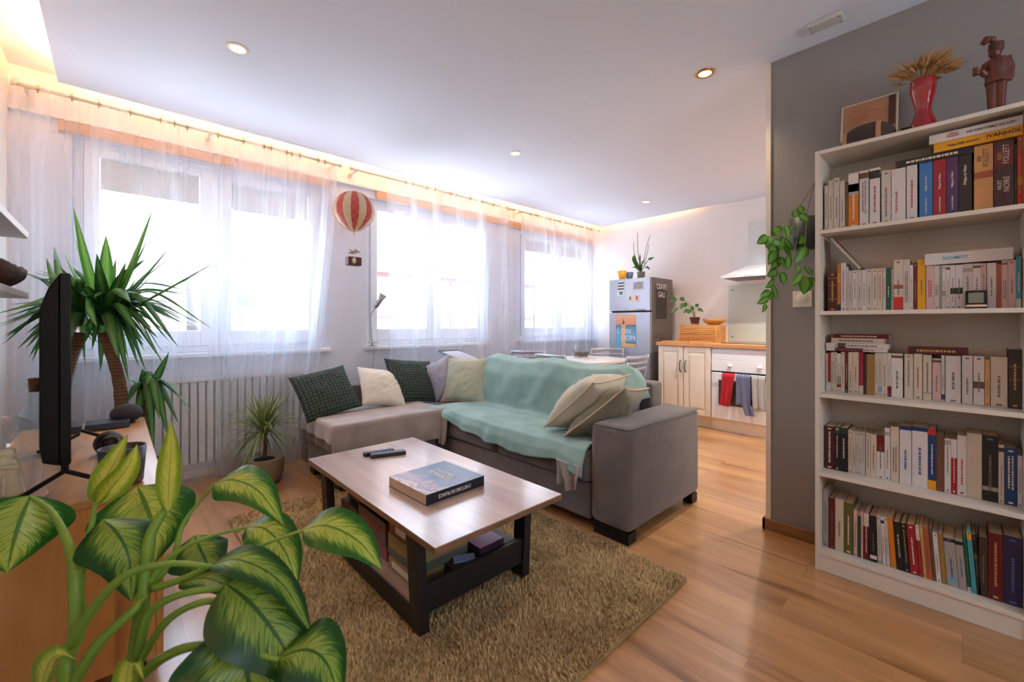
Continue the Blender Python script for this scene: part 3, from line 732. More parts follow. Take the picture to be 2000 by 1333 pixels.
def lean(c, yaw, tilt, roll=0.0):
    """cushion standing on edge; faces local +Y of yaw before tilting back"""
    return Matrix.Translation(c) @ Matrix.Rotation(yaw, 4, 'Z') @ Matrix.Rotation(-tilt, 4, 'X') @ Matrix.Rotation(pi / 2, 4, 'X') @ Matrix.Rotation(roll, 4, 'Z')
pillow('cushion', 'dark green waffle cushion at the end of the chaise by the spiky plant', 0.41, 0.39, 0.15, lean((1.15, 3.25, 0.635), radians(-6), radians(38), radians(12)), m_waf, 1, pinch=0.05)
pillow('cushion', 'cream cushion lying between the two dark green waffle cushions', 0.38, 0.38, 0.15, lean((1.60, 3.27, 0.625), radians(6), radians(42), radians(-14)), m_cream, 2)
pillow('cushion', 'dark green waffle cushion behind the grey bolster-like cushion', 0.46, 0.42, 0.15, lean((1.90, 3.30, 0.650), radians(4), radians(34), radians(-8)), m_waf, 3, pinch=0.05)
pillow('cushion', 'small plain lilac grey cushion leaning beside the green waffle cushion', 0.30, 0.36, 0.13, lean((2.16, 3.22, 0.66), radians(-38), radians(26), radians(28)), m_lilac, 4)
pillow('cushion', 'pale sage cushion with tan piping against the grey back cushion', 0.40, 0.40, 0.13, lean((2.24, 2.98, 0.655), radians(-62), radians(20), radians(0)), m_sage, 5, piping=m_trim)
def diag(A, B, n, off=0.0):
    """square cushion spanning corner A to corner B, its face turned towards n"""
    A, B = Vector(A), Vector(B); d = (B - A); L_ = d.length; d.normalize(); n = Vector(n); n = (n - d * n.dot(d)).normalized(); q = n.cross(d)
    x = (d + q).normalized(); y = n.cross(x); c = (A + B) / 2 + n * off
    M = Matrix(((x.x, y.x, n.x, c.x), (x.y, y.y, n.y, c.y), (x.z, y.z, n.z, c.z), (0, 0, 0, 1))); return M, L_ / math.sqrt(2)
M_, L_ = diag((1.985, 1.78, 0.515), (2.43, 1.50, 0.80), (-0.25, 0.75, 0.62))
pillow('cushion', 'beige cushion lying on the mint throw, uppermost of the pair at the sofa arm', 0.47, 0.47, 0.25, M_, m_beige, 6, piping=m_trim)
M_, L_ = diag((1.98, 1.60, 0.50), (2.47, 1.40, 0.715), (-0.3, 0.75, 0.62))
pillow('cushion', 'olive beige striped-edge cushion wedged under the other against the sofa arm', 0.47, 0.47, 0.20, M_, m_dk, 7, piping=m_trim)

# ================================================================== RUG
m_rug = fabric('rug_backing', rgb(150, 128, 82), rgb(176, 154, 104))
m_pile = fabric('rug_pile', rgb(168, 138, 92), rgb(222, 196, 150), sc=60, melange=0.5)
RX0, RX1, RY0, RY1 = 0.48, 1.855, 0.84, 2.92
rug = thing('shag_rug', 'olive beige shaggy rug under the coffee table', 'rug', (0, 0, 0))
MB().box(RX0, RX1, RY0, RY1, 0.001, 0.014).build('backing', m_rug, rug)
rnd = random.Random(5); mb = MB(); NT = 52000
for k in range(NT):
    # tufts are longer and fuller at the edges of the frame's near side
    x = RX0 + (RX1 - RX0) * rnd.random(); y = RY0 + (RY1 - RY0) * rnd.random() ** 1.15
    a = rnd.random() * 2 * pi; l = 0.013 + 0.010 * rnd.random(); lean_ = 0.010 * rnd.random() + 0.004
    fx = nz3(x * 3, y * 3, 1) * 0.012; fy = nz3(x * 3, y * 3, 9) * 0.012
    w = 0.0016 + 0.0013 * rnd.random(); dx, dy = cos(a) * w, sin(a) * w; tx, ty = -sin(a) * lean_ + fx, cos(a) * lean_ + fy
    o = len(mb.v)
    mb.v += [(x - dx, y - dy, 0.012), (x + dx, y + dy, 0.012), (x + dx + tx * 0.5, y + dy + ty * 0.5, 0.012 + l * 0.6), (x - dx + tx * 0.5, y - dy + ty * 0.5, 0.012 + l * 0.6), (x + tx, y + ty, 0.012 + l)]
    mb.f += [(o, o + 1, o + 2, o + 3), (o + 3, o + 2, o + 4)]; mb.m += [0, 0]
me = bpy.data.meshes.new('pile'); me.from_pydata(mb.v, [], mb.f); me.materials.append(m_pile)
pl = bpy.data.objects.new('pile', me); COL.objects.link(pl); pl.parent = rug; pl['kind'] = 'stuff'

# ================================================================== COFFEE TABLE
m_ctop = wood('table_top_oak', rgb(158, 132, 118), rgb(196, 174, 162), 'Y', 0.9, rough=0.30, coat=1.0)
m_cedge = wood('table_edge_oak', rgb(112, 84, 62), rgb(146, 112, 86), 'Y', 1.0)
m_blk = pm('black_metal', rgb(26, 25, 26), 0.5, var=0.1)
tb = thing('coffee_table', 'oak-topped coffee table with black frame and lower shelf', 'coffee table', (0, 0, 0))
TX0, TX1, TY0, TY1, TZ = 0.758, 1.392, 1.172, 2.412, 0.42
MB().box(TX0, TX1, TY0, TY1, TZ - 0.004, TZ).build('top_veneer', m_ctop, tb)
MB().box(TX0, TX1, TY0, TY1, TZ - 0.024, TZ - 0.0045).build('tabletop', m_cedge, tb)
LZ = 0.028
def legp(x0b, x1b, x0t, x1t, y0, y1):
    return MB().add([(x0b, y0, LZ), (x1b, y0, LZ), (x1b, y1, LZ), (x0b, y1, LZ), (x0t, y0, TZ - 0.025), (x1t, y0, TZ - 0.025), (x1t, y1, TZ - 0.025), (x0t, y1, TZ - 0.025)],
                    [(3, 2, 1, 0), (4, 5, 6, 7), (0, 1, 5, 4), (1, 2, 6, 5), (2, 3, 7, 6), (3, 0, 4, 7)])
for y0, y1 in ((1.325, 1.395), (2.205, 2.275)):
    legp(0.795, 0.835, 0.775, 0.815, y0, y1).build('leg', m_blk, tb, bevel=0.003)
    legp(1.31, 1.35, 1.33, 1.37, y0, y1).build('leg', m_blk, tb, bevel=0.003)
    MB().box(0.826, 1.319, y0 + 0.01, y0 + 0.030, 0.09, 0.195).build('cross_rail', m_blk, tb, bevel=0.002)
MB().box(0.797, 0.83, 1.396, 2.204, LZ, 0.108).build('side_rail', m_blk, tb, bevel=0.002)
MB().box(1.315, 1.348, 1.396, 2.204, LZ, 0.108).build('side_rail', m_blk, tb, bevel=0.002)
MB().box(0.801, 1.345, 1.397, 2.203, 0.109, 0.124).build('shelf', m_ctop, tb)
# ------------------------------------------------------------------ things on and in the coffee table
def cbox(name, lab, cat, x0, x1, y0, y1, z0, z1, side, top=None, M=None, group=None, bevel=0.0015, words=None, wcol=None):
    """cardboard box with a lid of its own"""
    t = thing(name, lab, cat, (0, 0, 0), group=group)
    h = z1 - z0
    MB().box(x0 + 0.001, x1 - 0.001, y0 + 0.001, y1 - 0.001, z0, z0 + h * 0.3).build('tray', side, t)
    MB().box(x0, x1, y0, y1, z0 + h * 0.301, z1).build('lid', side, t, bevel=bevel)
    if top: MB().box(x0 + 0.003, x1 - 0.003, y0 + 0.003, y1 - 0.003, z1 - 0.0003, z1 + 0.0008).build('cover_print', top, t)
    return t
S0 = 0.125
def cm(n, *c, rough=0.45): return pm(n, rgb(*c), rough, var=0.25, scale=22)
m_brownbox = cm('brown_box', 96, 66, 50); m_orange = cm('rust_box', 150, 72, 40); m_dkbox = cm('dark_box', 52, 46, 46); m_navy = cm('navy_box', 40, 50, 84); m_tanb = cm('tan_box', 150, 128, 84); m_grb = cm('grey_green_box', 96, 98, 84); m_redb = cm('red_box', 128, 44, 36)
m_wht = pm('white_print', rgb(226, 220, 210), 0.5)
FX = Vector((-1, 0, 0)); FY = Vector((0, -1, 0))
def face_text(parent, s, size, pos, facing, mat, sx=1.0, name='title', bold=0.0):
    xd, yd = {'-x': ((0, -1, 0), (0, 0, 1)), '-y': ((1, 0, 0), (0, 0, 1)), 'up': ((1, 0, 0), (0, 1, 0))}[facing]
    return text(name, s, size, frame3(pos, xd, yd), mat, parent, sx=sx, bold=bold)
g1 = cbox('board_game_box', 'dark board game box with orange badge, topmost at the near corner under the table', 'board game', 0.845, 1.09, 1.435, 1.66, 0.272, 0.335, m_orange, m_dkbox)
face_text(g1, 'HABSE', 0.03, (0.92, 1.434, 0.305), '-y', m_wht, bold=0.0006)
MB().box(0.8435, 0.8448, 1.52, 1.60, 0.285, 0.325).build('badge', m_wht, g1)
g2 = cbox('board_game_box', 'tan and brown board game box, second in the near stack under the table', 'board game', 0.84, 1.09, 1.432, 1.66, 0.215, 0.271, m_tanb)
g3 = cbox('board_game_box', 'narrow dark board game box in the middle of the near stack under the table', 'board game', 0.845, 1.09, 1.435, 1.67, 0.176, 0.214, m_grb)
g4 = cbox('board_game_box', 'sand coloured board game box, lowest of the near stack on the shelf', 'board game', 0.838, 1.09, 1.432, 1.65, S0, 0.175, m_tanb)
MB().box(0.8365, 0.8378, 1.45, 1.62, 0.14, 0.165).build('label', m_wht, g4)
g5 = cbox('board_game_box', 'red box with a white letter R lying on the table shelf', 'board game', 0.85, 1.09, 1.69, 1.93, S0, 0.185, m_redb, m_dkbox)
face_text(g5, 'R', 0.055, (0.8495, 1.86, 0.157), '-x', m_wht, bold=0.001)
g6 = cbox('board_game_box', 'tall brown grey board game box with red writing behind the red box', 'board game', 0.85, 1.13, 1.70, 1.98, 0.186, 0.285, m_brownbox, m_dkbox)
face_text(g6, 'CHRONOLOGIE', 0.036, (0.8495, 1.84, 0.235), '-x', pm('rust_print', rgb(170, 90, 70), 0.5), bold=0.0006)
g7 = cbox('board_game_box', 'dark flat box lying on the tall brown grey game box', 'board game', 0.88, 1.12, 1.71, 1.96, 0.286, 0.335, m_dkbox)
g8 = cbox('board_game_box', 'brown box with an orange rosette next to the far table leg', 'board game', 0.85, 1.08, 2.0, 2.19, S0, 0.25, m_brownbox)
MB().lathe([(0.03, 0.0), (0.03, 0.001)], (0, 0, 0), 20, M=Matrix.Translation((0.8495, 2.08, 0.195)) @ Matrix.Rotation(-pi / 2, 4, 'Y')).build('rosette', pm('rosette', rgb(180, 84, 52), 0.5), g8)
tag(MB().box(0.87, 1.06, 2.01, 2.17, 0.251, 0.30).build('tin_box', m_navy, bevel=0.02, seg=4), 'navy blue tin with rounded corners on the farthest game box', 'tin')
g9 = cbox('board_game_box', 'dark box with purple edge on the right half of the table shelf', 'board game', 1.12, 1.31, 1.615, 1.88, S0, 0.17, m_dkbox)
g10 = cbox('card_game_box', 'small black card box between the near game stack and the cross rail', 'card game', 0.97, 1.088, 1.366, 1.430, S0, 0.182, m_dkbox)
tag(MB().box(-0.025, 0.025, -0.045, 0.045, 0, 0.005).build('instruction_leaflet', cm('blue_leaflet', 150, 170, 210), loc=(1.045, 1.40, 0.1832)), 'small pale blue leaflet lying on the black card box', 'leaflet').rotation_euler = (0, 0, 1.1)
m_pinkc = pm('pink_blue_cover', rgb(190, 150, 180), 0.35, var=0.35, scale=9)
g11 = cbox('game_box', 'flat box with pink and pale blue cover beside the near right table leg', 'board game', 1.10, 1.235, 1.366, 1.512, 0.190, 0.216, pm('plum_side', rgb(60, 30, 52), 0.5), m_pinkc)
g12 = cbox('board_game_box', 'plain dark box carrying the pink and pale blue box', 'board game', 1.10, 1.305, 1.366, 1.60, S0, 0.189, m_dkbox)

# remote controls
def remote(loc, rz, lab, L=0.17, W=0.045, seed=0):
    t = thing('remote_control', lab, 'remote control', loc, rz)
    MB().box(-L / 2, L / 2, -W / 2, W / 2, 0, 0.018).build('body', pm('remote_plastic', rgb(24, 26, 32), 0.35), t, bevel=0.006, seg=3)
    mb = MB(); rnd = random.Random(seed)
    for i in range(11):
        for j in range(3):
            x = -L / 2 + 0.014 + i * (L - 0.028) / 10; y = (j - 1) * W * 0.28
            mb.box(x - 0.0045, x + 0.0045, y - 0.0045, y + 0.0045, 0.0178, 0.0205)
    mb.build('buttons', pm('remote_button', rgb(120, 128, 145), 0.4), t)
    return t
p = at(752, 890, Z=0.42)
remote((p.x + 0.012, p.y - 0.012, 0.4205), radians(-19), 'black television remote lying in front of the other one on the table', 0.19, 0.05, 1)
remote((p.x - 0.012, p.y + 0.05, 0.4205), radians(-14), 'slimmer black remote lying behind the other one on the table', 0.17, 0.036, 2)
# the big paperback
A = at(776, 945, Z=0.4205); Bn = at(832, 989, Z=0.4205); Cn = at(945, 948, Z=0.4205)
ux = (Cn - Bn); ux.z = 0; Lb = ux.length; ux.normalize(); uy = Vector((-ux.y, ux.x, 0)); Wb = abs((A - Bn).dot(uy))
bk = thing('paperback_book', 'thick blue history paperback lying on the coffee table', 'book')
bk.matrix_world = frame3((Bn.x, Bn.y, 0.4205), ux, uy)
m_bluec = None
m, nt, b = newmat('history_cover'); N = nt.nodes; L = nt.links
tc = N.new('ShaderNodeTexCoord'); sp = N.new('ShaderNodeSeparateXYZ'); L.new(tc.outputs['Generated'], sp.inputs[0])
n1 = N.new('ShaderNodeTexNoise'); n1.inputs['Scale'].default_value = 5; n1.inputs['Detail'].default_value = 6; n1.inputs['Distortion'].default_value = 0.8; L.new(tc.outputs['Generated'], n1.inputs['Vector'])
ad = N.new('ShaderNodeMath'); ad.operation = 'MULTIPLY_ADD'; ad.inputs[1].default_value = 0.55; L.new(n1.outputs[0], ad.inputs[0]); L.new(sp.outputs[0], ad.inputs[2])
rp = N.new('ShaderNodeValToRGB'); e = rp.color_ramp.elements; e[0].position = 0.2; e[0].color = (*rgb(120, 92, 108), 1); e[1].position = 0.9; e[1].color = (*rgb(62, 88, 122), 1)
for p_, c_ in ((0.34, (196, 176, 170)), (0.42, (110, 112, 140)), (0.5, (176, 150, 150)), (0.62, (84, 106, 142))): k_ = e.new(p_); k_.color = (*rgb(*c_), 1)
L.new(ad.outputs[0], rp.inputs[0]); L.new(rp.outputs[0], b.inputs['Base Color']); b.inputs['Roughness'].default_value = 0.28
m_pages = pm('book_pages', rgb(206, 184, 156), 0.9, var=0.12, scale=3, stretch=(1, 1, 300))
m_navys = pm('navy_spine', rgb(22, 34, 50), 0.35)
TH = 0.043
MB().box(0.002, Lb - 0.002, 0.002, Wb - 0.002, 0.0015, TH - 0.0015).build('page_block', m_pages, bk)
MB().box(0, Lb, 0.0, Wb, TH - 0.0014, TH).build('front_cover', m, bk)
MB().box(0, Lb, 0.0, Wb, 0, 0.0014).build('back_cover', m_navys, bk)
MB().box(0, Lb, -0.0015, 0.0, 0, TH).build('spine', m_navys, bk)
text('spine_title', "L'HISTOIRE DE FRANCE", 0.021, frame3((Lb * 0.47, -0.0018, TH / 2), (-1, 0, 0), (0, 0, -1)), m_wht, bk, sx=0.78, bold=0.0004)
text('cover_title', "L'HISTOIRE\nDE FRANCE", 0.036, frame3((Lb * 0.60, Wb * 0.52, TH + 0.0004), (0.0, -1, 0), (1, 0, 0)), m_wht, bk, sx=0.8, bold=0.0006)

# ================================================================== PLANTS
m_dief = leafmat('dieffenbachia_leaf', rgb(36, 108, 30), rgb(130, 176, 56), rgb(204, 222, 104), 1.0, 0.42, 0.3)
m_diefd = leafmat('dieffenbachia_leaf_dark', rgb(30, 82, 28), rgb(84, 132, 46), rgb(158, 188, 82), 1.0, 0.36, 0.35)
m_diefy = leafmat('dieffenbachia_leaf_young', rgb(130, 160, 40), rgb(190, 200, 74), rgb(218, 218, 100), 1.0, 0.35, 0.35)
m_stem = pm('green_stem', rgb(120, 158, 56), 0.45, var=0.2, scale=14)
m_soil = pm('potting_soil', rgb(52, 40, 32), 0.95, bump=0.6, bscale=80)
m_dpot = pm('grey_pot', rgb(120, 116, 110), 0.6)
dief = thing('dieffenbachia', 'large green and yellow variegated leafy plant in front of the television cabinet', 'houseplant')
PC = (0.02, 1.02)
MB().lathe([(0.085, 0.001), (0.10, 0.03), (0.125, 0.25), (0.13, 0.27), (0.12, 0.27), (0.112, 0.24)], (PC[0], PC[1], 0), 32).build('pot', m_dpot, dief, smooth=True)
MB().lathe([(0.111, 0.235), (0.04, 0.243), (0.001, 0.245)], (PC[0], PC[1], 0), 24, close=False).build('soil', m_soil, dief, smooth=True)
def stemp(P, r0, r1, name='petiole'):
    pts = bez([at(x, y, s=s) for x, y, s in P], 26); n = len(pts)
    MB().tube(pts, [r0 + (r1 - r0) * i / (n - 1) for i in range(n)], 10).build(name, m_stem, dief, smooth=True)
SB = 1.02
base = Vector((PC[0], PC[1], 0.24))
def stem_from_pot(P, r0, r1):
    pts = [base + Vector((random.Random(P[0][0]).uniform(-0.04, 0.04), 0, 0))] + [at(x, y, s=s) for x, y, s in P]
    C = bez(pts, 30); MB().tube(C, [r0 + (r1 - r0) * i / 30 for i in range(31)], 12).build('stem', m_stem, dief, smooth=True)
stem_from_pot([(132, 1333, .90), (150, 1230, .92), (146, 1115, .95)], 0.017, 0.013)
stem_from_pot([(262, 1310, .95), (278, 1180, .97), (290, 1060, 1.0), (318, 1000, 1.03)], 0.018, 0.010)
stemp([(146, 1120, .95), (132, 1060, .97), (100, 1000, 1.0), (58, 970, 1.02)], .011, .004)
stemp([(152, 1190, .94), (160, 1100, .96), (178, 1030, .98), (186, 985, 1.0)], .010, .004)
stemp([(138, 1260, .91), (182, 1190, .90), (245, 1125, .90), (330, 1102, .91), (415, 1107, .93)], .012, .0045)
stemp([(318, 1002, 1.03), (326, 975, 1.04), (330, 950, 1.04)], .007, .004)
stemp([(290, 1150, .98), (338, 1090, 1.02), (360, 1020, 1.08), (420, 945, 1.13)], .010, .003)
stemp([(292, 1140, .98), (330, 1090, 1.0), (400, 1052, 1.03), (484, 1030, 1.06)], .008, .003)
stemp([(300, 1150, .97), (360, 1130, .96), (460, 1085, .98), (594, 1035, 1.0)], .009, .003)
stemp([(270, 1280, .95), (292, 1200, .93), (350, 1163, .92), (430, 1152, .92), (500, 1168, .92)], .010, .005)
stemp([(275, 1290, .95), (325, 1215, .92), (385, 1180, .90), (432, 1180, .90), (458, 1222, .90)], .009, .005)
stemp([(262, 1333, .93), (320, 1285, .90), (380, 1263, .88), (450, 1268, .87), (548, 1290, .87)], .012, .005)
stemp([(145, 1333, .90), (195, 1255, .91), (258, 1195, .94), (284, 1165, .97)], .012, .009)
stemp([(284, 1160, 1.0), (280, 1080, 1.05), (276, 1010, 1.09), (268, 965, 1.11)], .008, .004)
LEAFN = [0]
def dleaf(P, wpx, mat, roll=0.3, fold=0.18, curl=-0.15, flip=1):
    """one blade; P = its midrib, roll = how far its face turns away from a camera-facing pose"""
    pts = [at(x, y, s=s) for x, y, s in P]; d = (pts[-1] - pts[0]).normalized(); sm = P[len(P) // 2][2]
    vw = (pts[len(pts) // 2] - Vector((0, 0, H))).normalized(); side = d.cross(vw).normalized()
    side = (side * cos(roll) + vw * sin(roll)) * flip
    mb = MB(); leaf(mb, pts, wpx * sm / FPX / max(0.3, cos(roll)), side, 'ovate', fold, curl, 22, 10, 0.03, P[0][0])
    LEAFN[0] += 1
    mb.build('leaf', mat, dief, smooth=True, sub=1)
dleaf([(60, 968, 1.02), (42, 1010, 1.0), (26, 1060, .98), (14, 1120, .97)], 160, m_dief, .25)
dleaf([(186, 988, 1.0), (205, 940, 1.01), (228, 895, 1.02), (250, 848, 1.03)], 40, m_diefy, .5, .5)
dleaf([(190, 985, 1.0), (220, 950, 1.0), (250, 912, 1.0), (268, 868, 1.0)], 46, m_diefy, -.4, .4)
dleaf([(328, 1000, 1.02), (330, 940, 1.02), (334, 880, 1.0), (334, 822, .97)], 40, m_diefy, .4, .3)
dleaf([(268, 950, 1.12), (284, 985, 1.1), (298, 1030, 1.08), (300, 1105, 1.05)], 168, m_dief, .2, -.1)
dleaf([(200, 1015, .99), (228, 1040, .97), (252, 1090, .96), (258, 1178, .95)], 122, m_diefd, .25, -.25)
dleaf([(380, 1046, 1.08), (390, 1070, 1.06), (404, 1100, 1.05), (414, 1138, 1.04)], 102, m_diefd, .3, -.2)
dleaf([(420, 946, 1.13), (455, 938, 1.12), (505, 960, 1.10), (556, 1028, 1.07)], 78, m_dief, .55, .1, -.2)
dleaf([(482, 1030, 1.06), (520, 1035, 1.05), (558, 1080, 1.04), (582, 1150, 1.02)], 84, m_dief, .4, .1)
dleaf([(592, 1035, 1.0), (640, 1028, .99), (700, 1058, .98), (747, 1114, .96)], 84, m_dief, .5, .1)
dleaf([(412, 1106, .93), (470, 1095, .93), (550, 1140, .93), (612, 1244, .92)], 64, m_diefd, .6, .2)
dleaf([(350, 1140, .96), (400, 1130, .95), (450, 1150, .94), (500, 1190, .93)], 44, m_diefd, .7, .2)
dleaf([(440, 1140, .92), (490, 1180, .91), (545, 1250, .90), (598, 1350, .88)], 165, m_diefd, .3, .15)
dleaf([(458, 1210, .90), (470, 1260, .89), (485, 1330, .87), (500, 1480, .86)], 230, m_diefd, .15, .15)
dleaf([(545, 1285, .87), (600, 1270, .87), (640, 1300, .87), (668, 1390, .86)], 120, m_diefd, .4, .1)
dleaf([(80, 1360, .86), (90, 1310, .85), (112, 1280, .85), (150, 1290, .86)], 44, m_diefy, .5, .4)
dleaf([(250, 1400, .86), (246, 1340, .85), (256, 1295, .85), (282, 1330, .85)], 40, m_diefy, .5, .4)

# tall yucca by the window
m_yuc = leafmat('yucca_leaf', rgb(40, 88, 42), rgb(58, 112, 52), rgb(90, 146, 70), 0.6, 0.3, 0.4)
m_yucl = leafmat('yucca_leaf_bright', rgb(70, 130, 50), rgb(104, 164, 72), rgb(140, 190, 92), 0.6, 0.45, 0.4)
def trunkmat():
    m, nt, b = newmat('ringed_trunk'); N = nt.nodes; L = nt.links
    tc = N.new('ShaderNodeTexCoord'); wv = N.new('ShaderNodeTexWave'); wv.bands_direction = 'Z'; wv.inputs['Scale'].default_value = 16; wv.inputs['Distortion'].default_value = 4; wv.inputs['Detail'].default_value = 3
    L.new(tc.outputs['Object'], wv.inputs['Vector']); rp = N.new('ShaderNodeValToRGB'); rp.color_ramp.elements[0].color = (*rgb(92, 66, 48), 1); rp.color_ramp.elements[1].color = (*rgb(118, 88, 62), 1)
    L.new(wv.outputs[0], rp.inputs[0]); L.new(rp.outputs[0], b.inputs['Base Color']); b.inputs['Roughness'].default_value = 0.9
    bp = N.new('ShaderNodeBump'); bp.inputs['Distance'].default_value = 0.002; L.new(wv.outputs[0], bp.inputs['Height']); L.new(bp.outputs[0], b.inputs['Normal']); return m
m_trunk = trunkmat()
yuc = thing('yucca_plant', 'tall palm-like plant with long pointed leaves behind the television cabinet', 'houseplant')
YB = (0.10, 3.40)
MB().lathe([(0.12, 0.002), (0.14, 0.02), (0.165, 0.26), (0.17, 0.30), (0.155, 0.30), (0.15, 0.27)], (YB[0], YB[1], 0), 36).build('pot', pm('dark_pot', rgb(60, 58, 58), 0.5), yuc, smooth=True)
MB().lathe([(0.149, 0.265), (0.08, 0.272), (0.001, 0.275)], (YB[0], YB[1], 0), 24, close=False).build('soil', m_soil, yuc, smooth=True)
C1 = at(203, 650, s=2.45); C2 = at(138, 640, s=2.38); C3 = at(284, 780, s=2.58)
def tr(P, r0, r1): pts = bez(P, 20); MB().tube(pts, [r0 + (r1 - r0) * i / 20 + 0.002 * (i % 2) for i in range(21)], 14).build('trunk', m_trunk, yuc, smooth=True)
b0 = Vector((YB[0], YB[1], 0.26))
tr([b0, at(242, 830, s=2.48), at(232, 740, s=2.48), C1], 0.036, 0.026)
tr([b0 + Vector((-.05, .02, 0)), at(120, 800, s=2.45), C2], 0.034, 0.024)
tr([b0 + Vector((.05, 0, 0)), at(284, 830, s=2.56), C3], 0.02, 0.016)
def yleaf(c, tip, w, mat, droop=0.0, mid=None, roll=None, rnd=None):
    c = Vector(c); tip = Vector(tip); d = tip - c; L_ = d.length
    m1 = c + d * 0.4 + Vector((0, 0, 0.16 * L_ * (1 if droop else 0) + droop * 0.5 * L_)) if mid is None else mid
    up = Vector((0, 0, 1)); side = d.cross(up)
    if side.length < 0.2 * L_: side = d.cross(Vector((0.5, 0.7, 0)))
    side.normalize(); r = roll or 0.0
    side = (side * cos(r) + d.normalized().cross(side) * sin(r))
    mb = MB(); leaf(mb, [c, m1, tip], w * 1.35, side, 'sword', 0.35, 0, 16, 4); mb.build('leaf', mat, yuc, smooth=True)
rnd = random.Random(11)
def P(x, y, s): return at(x, y, s=s)
big = [((143, 403), 2.30, .050, m_yucl, .1), ((300, 404), 2.35, .075, m_yucl, 1.2), ((297, 450), 2.42, .05, m_yucl, .8), ((207, 458), 2.42, .06, m_yucl, .9), ((332, 482), 2.5, .03, m_yuc, .2), ((421, 512), 2.5, .028, m_yuc, .1), ((395, 530), 2.3, .016, m_yuc, .1), ((146, 462), 2.5, .05, m_yucl, .8), ((124, 492), 2.5, .045, m_yucl, .5), ((180, 516), 2.5, .04, m_yucl, .7)]
cc = C1 + Vector((0, 0, 0.06))
for (x, y), s, w, mt, rl in big: yleaf(cc, P(x, y, s), w, mt, 0.0, roll=rl, mid=None)
droops = [((310, 662), 2.40, .042, .35), ((350, 680), 2.36, .034, .55), ((420, 646), 2.3, .014, .2), ((352, 570), 2.5, .022, .1), ((345, 628), 2.55, .03, .35), ((268, 648), 2.3, .045, .4), ((230, 700), 2.3, .05, .45), ((240, 540), 2.55, .05, .1), ((344, 590), 2.6, .02, .1), ((255, 590), 2.2, .05, .3)]
for (x, y), s, w, dr in droops: yleaf(cc, P(x, y, s), w, m_yuc, dr, roll=rnd.uniform(-.3, .5))
for k in range(74):
    a = rnd.uniform(0, 2 * pi); el = rnd.uniform(-1.0, 1.0); l = rnd.uniform(0.26, 0.50)
    d = Vector((cos(a) * cos(el), sin(a) * cos(el) * 0.7, sin(el))) * l
    z = rnd.uniform(-0.02, 0.09); q = cc + Vector((0, 0, z)); tp = q + d
    tp.x = max(tp.x, WL + 0.03); tp.y = min(tp.y, 3.66)
    yleaf(q, tp, rnd.uniform(.026, .046), m_yuc, max(0, 0.45 - el * 0.6) * 0.6, roll=rnd.uniform(-.4, .4))
c2 = C2 + Vector((0, 0, 0.05))
for (x, y), s, w, dr in [((14, 595), 2.3, .032, .1), ((0, 640), 2.25, .014, .1), ((90, 503), 2.45, .04, 0), ((35, 642), 2.4, .03, .1), ((55, 700), 2.35, .03, .3), ((75, 700), 2.35, .035, .4), ((68, 538), 2.5, .03, 0.05), ((62, 708), 2.5, .025, .4), ((160, 545), 2.2, .06, .3), ((190, 640), 2.2, .05, .5), ((105, 480), 2.6, .04, 0), ((45, 615), 2.5, .03, .15)]:
    tp = P(x, y, s); tp.x = max(tp.x, WL + 0.02); yleaf(c2, tp, w, m_yuc, dr, roll=rnd.uniform(-.3, .4))
for k in range(40):
    a = rnd.uniform(0, 2 * pi); el = rnd.uniform(-0.8, 0.9); l = rnd.uniform(0.2, 0.34)
    tp = c2 + Vector((cos(a) * cos(el), sin(a) * cos(el) * 0.7, sin(el))) * l; tp.x = max(tp.x, WL + 0.03); tp.y = min(tp.y, 3.64)
    yleaf(c2, tp, rnd.uniform(.028, .042), m_yuc, 0.2, roll=rnd.uniform(-.4, .4))
for (x, y), s, w, dr in [((330, 688), 2.55, .045, .0), ((278, 720), 2.5, .04, .0), ((362, 784), 2.5, .03, .3), ((380, 812), 2.45, .02, .3), ((330, 860), 2.45, .04, .75), ((300, 900), 2.4, .04, .8), ((245, 790), 2.4, .045, .7), ((312, 820), 2.42, .04, .7), ((350, 830), 2.5, .025, .5), ((240, 740), 2.55, .04, .3), ((262, 850), 2.45, .04, .7), ((300, 940), 2.45, .035, .9)]:
    yleaf(C3 + Vector((0, 0, .03)), P(x, y, s), w, m_yuc, dr, roll=rnd.uniform(-.3, .4))

# small spiky dracaena in a beige pot
m_drac = leafmat('striped_leaf', rgb(150, 156, 84), rgb(88, 112, 48), rgb(52, 84, 34), 0.3, 0.2, 0.4)
dp = thing('spiky_plant', 'small spiky striped-leaf plant in a beige pot beside the sofa end', 'houseplant', (0.79, 3.47, 0))
MB().lathe([(0.085, 0.002), (0.105, 0.01), (0.128, 0.08), (0.135, 0.175), (0.138, 0.185), (0.128, 0.185), (0.124, 0.165)], (0, 0, 0), 40).build('pot', pm('beige_pot', rgb(158, 146, 128), 0.75, bump=0.3, bscale=60), dp, smooth=True)
MB().lathe([(0.123, 0.158), (0.06, 0.166), (0.001, 0.168)], (0, 0, 0), 24, close=False).build('soil', m_soil, dp, smooth=True)
MB().tube(bez([(0, 0, .15), (.008, 0, .25), (0, 0.0, .36)], 8), 0.013, 10).build('trunk', m_trunk, dp, smooth=True)
rnd = random.Random(21)
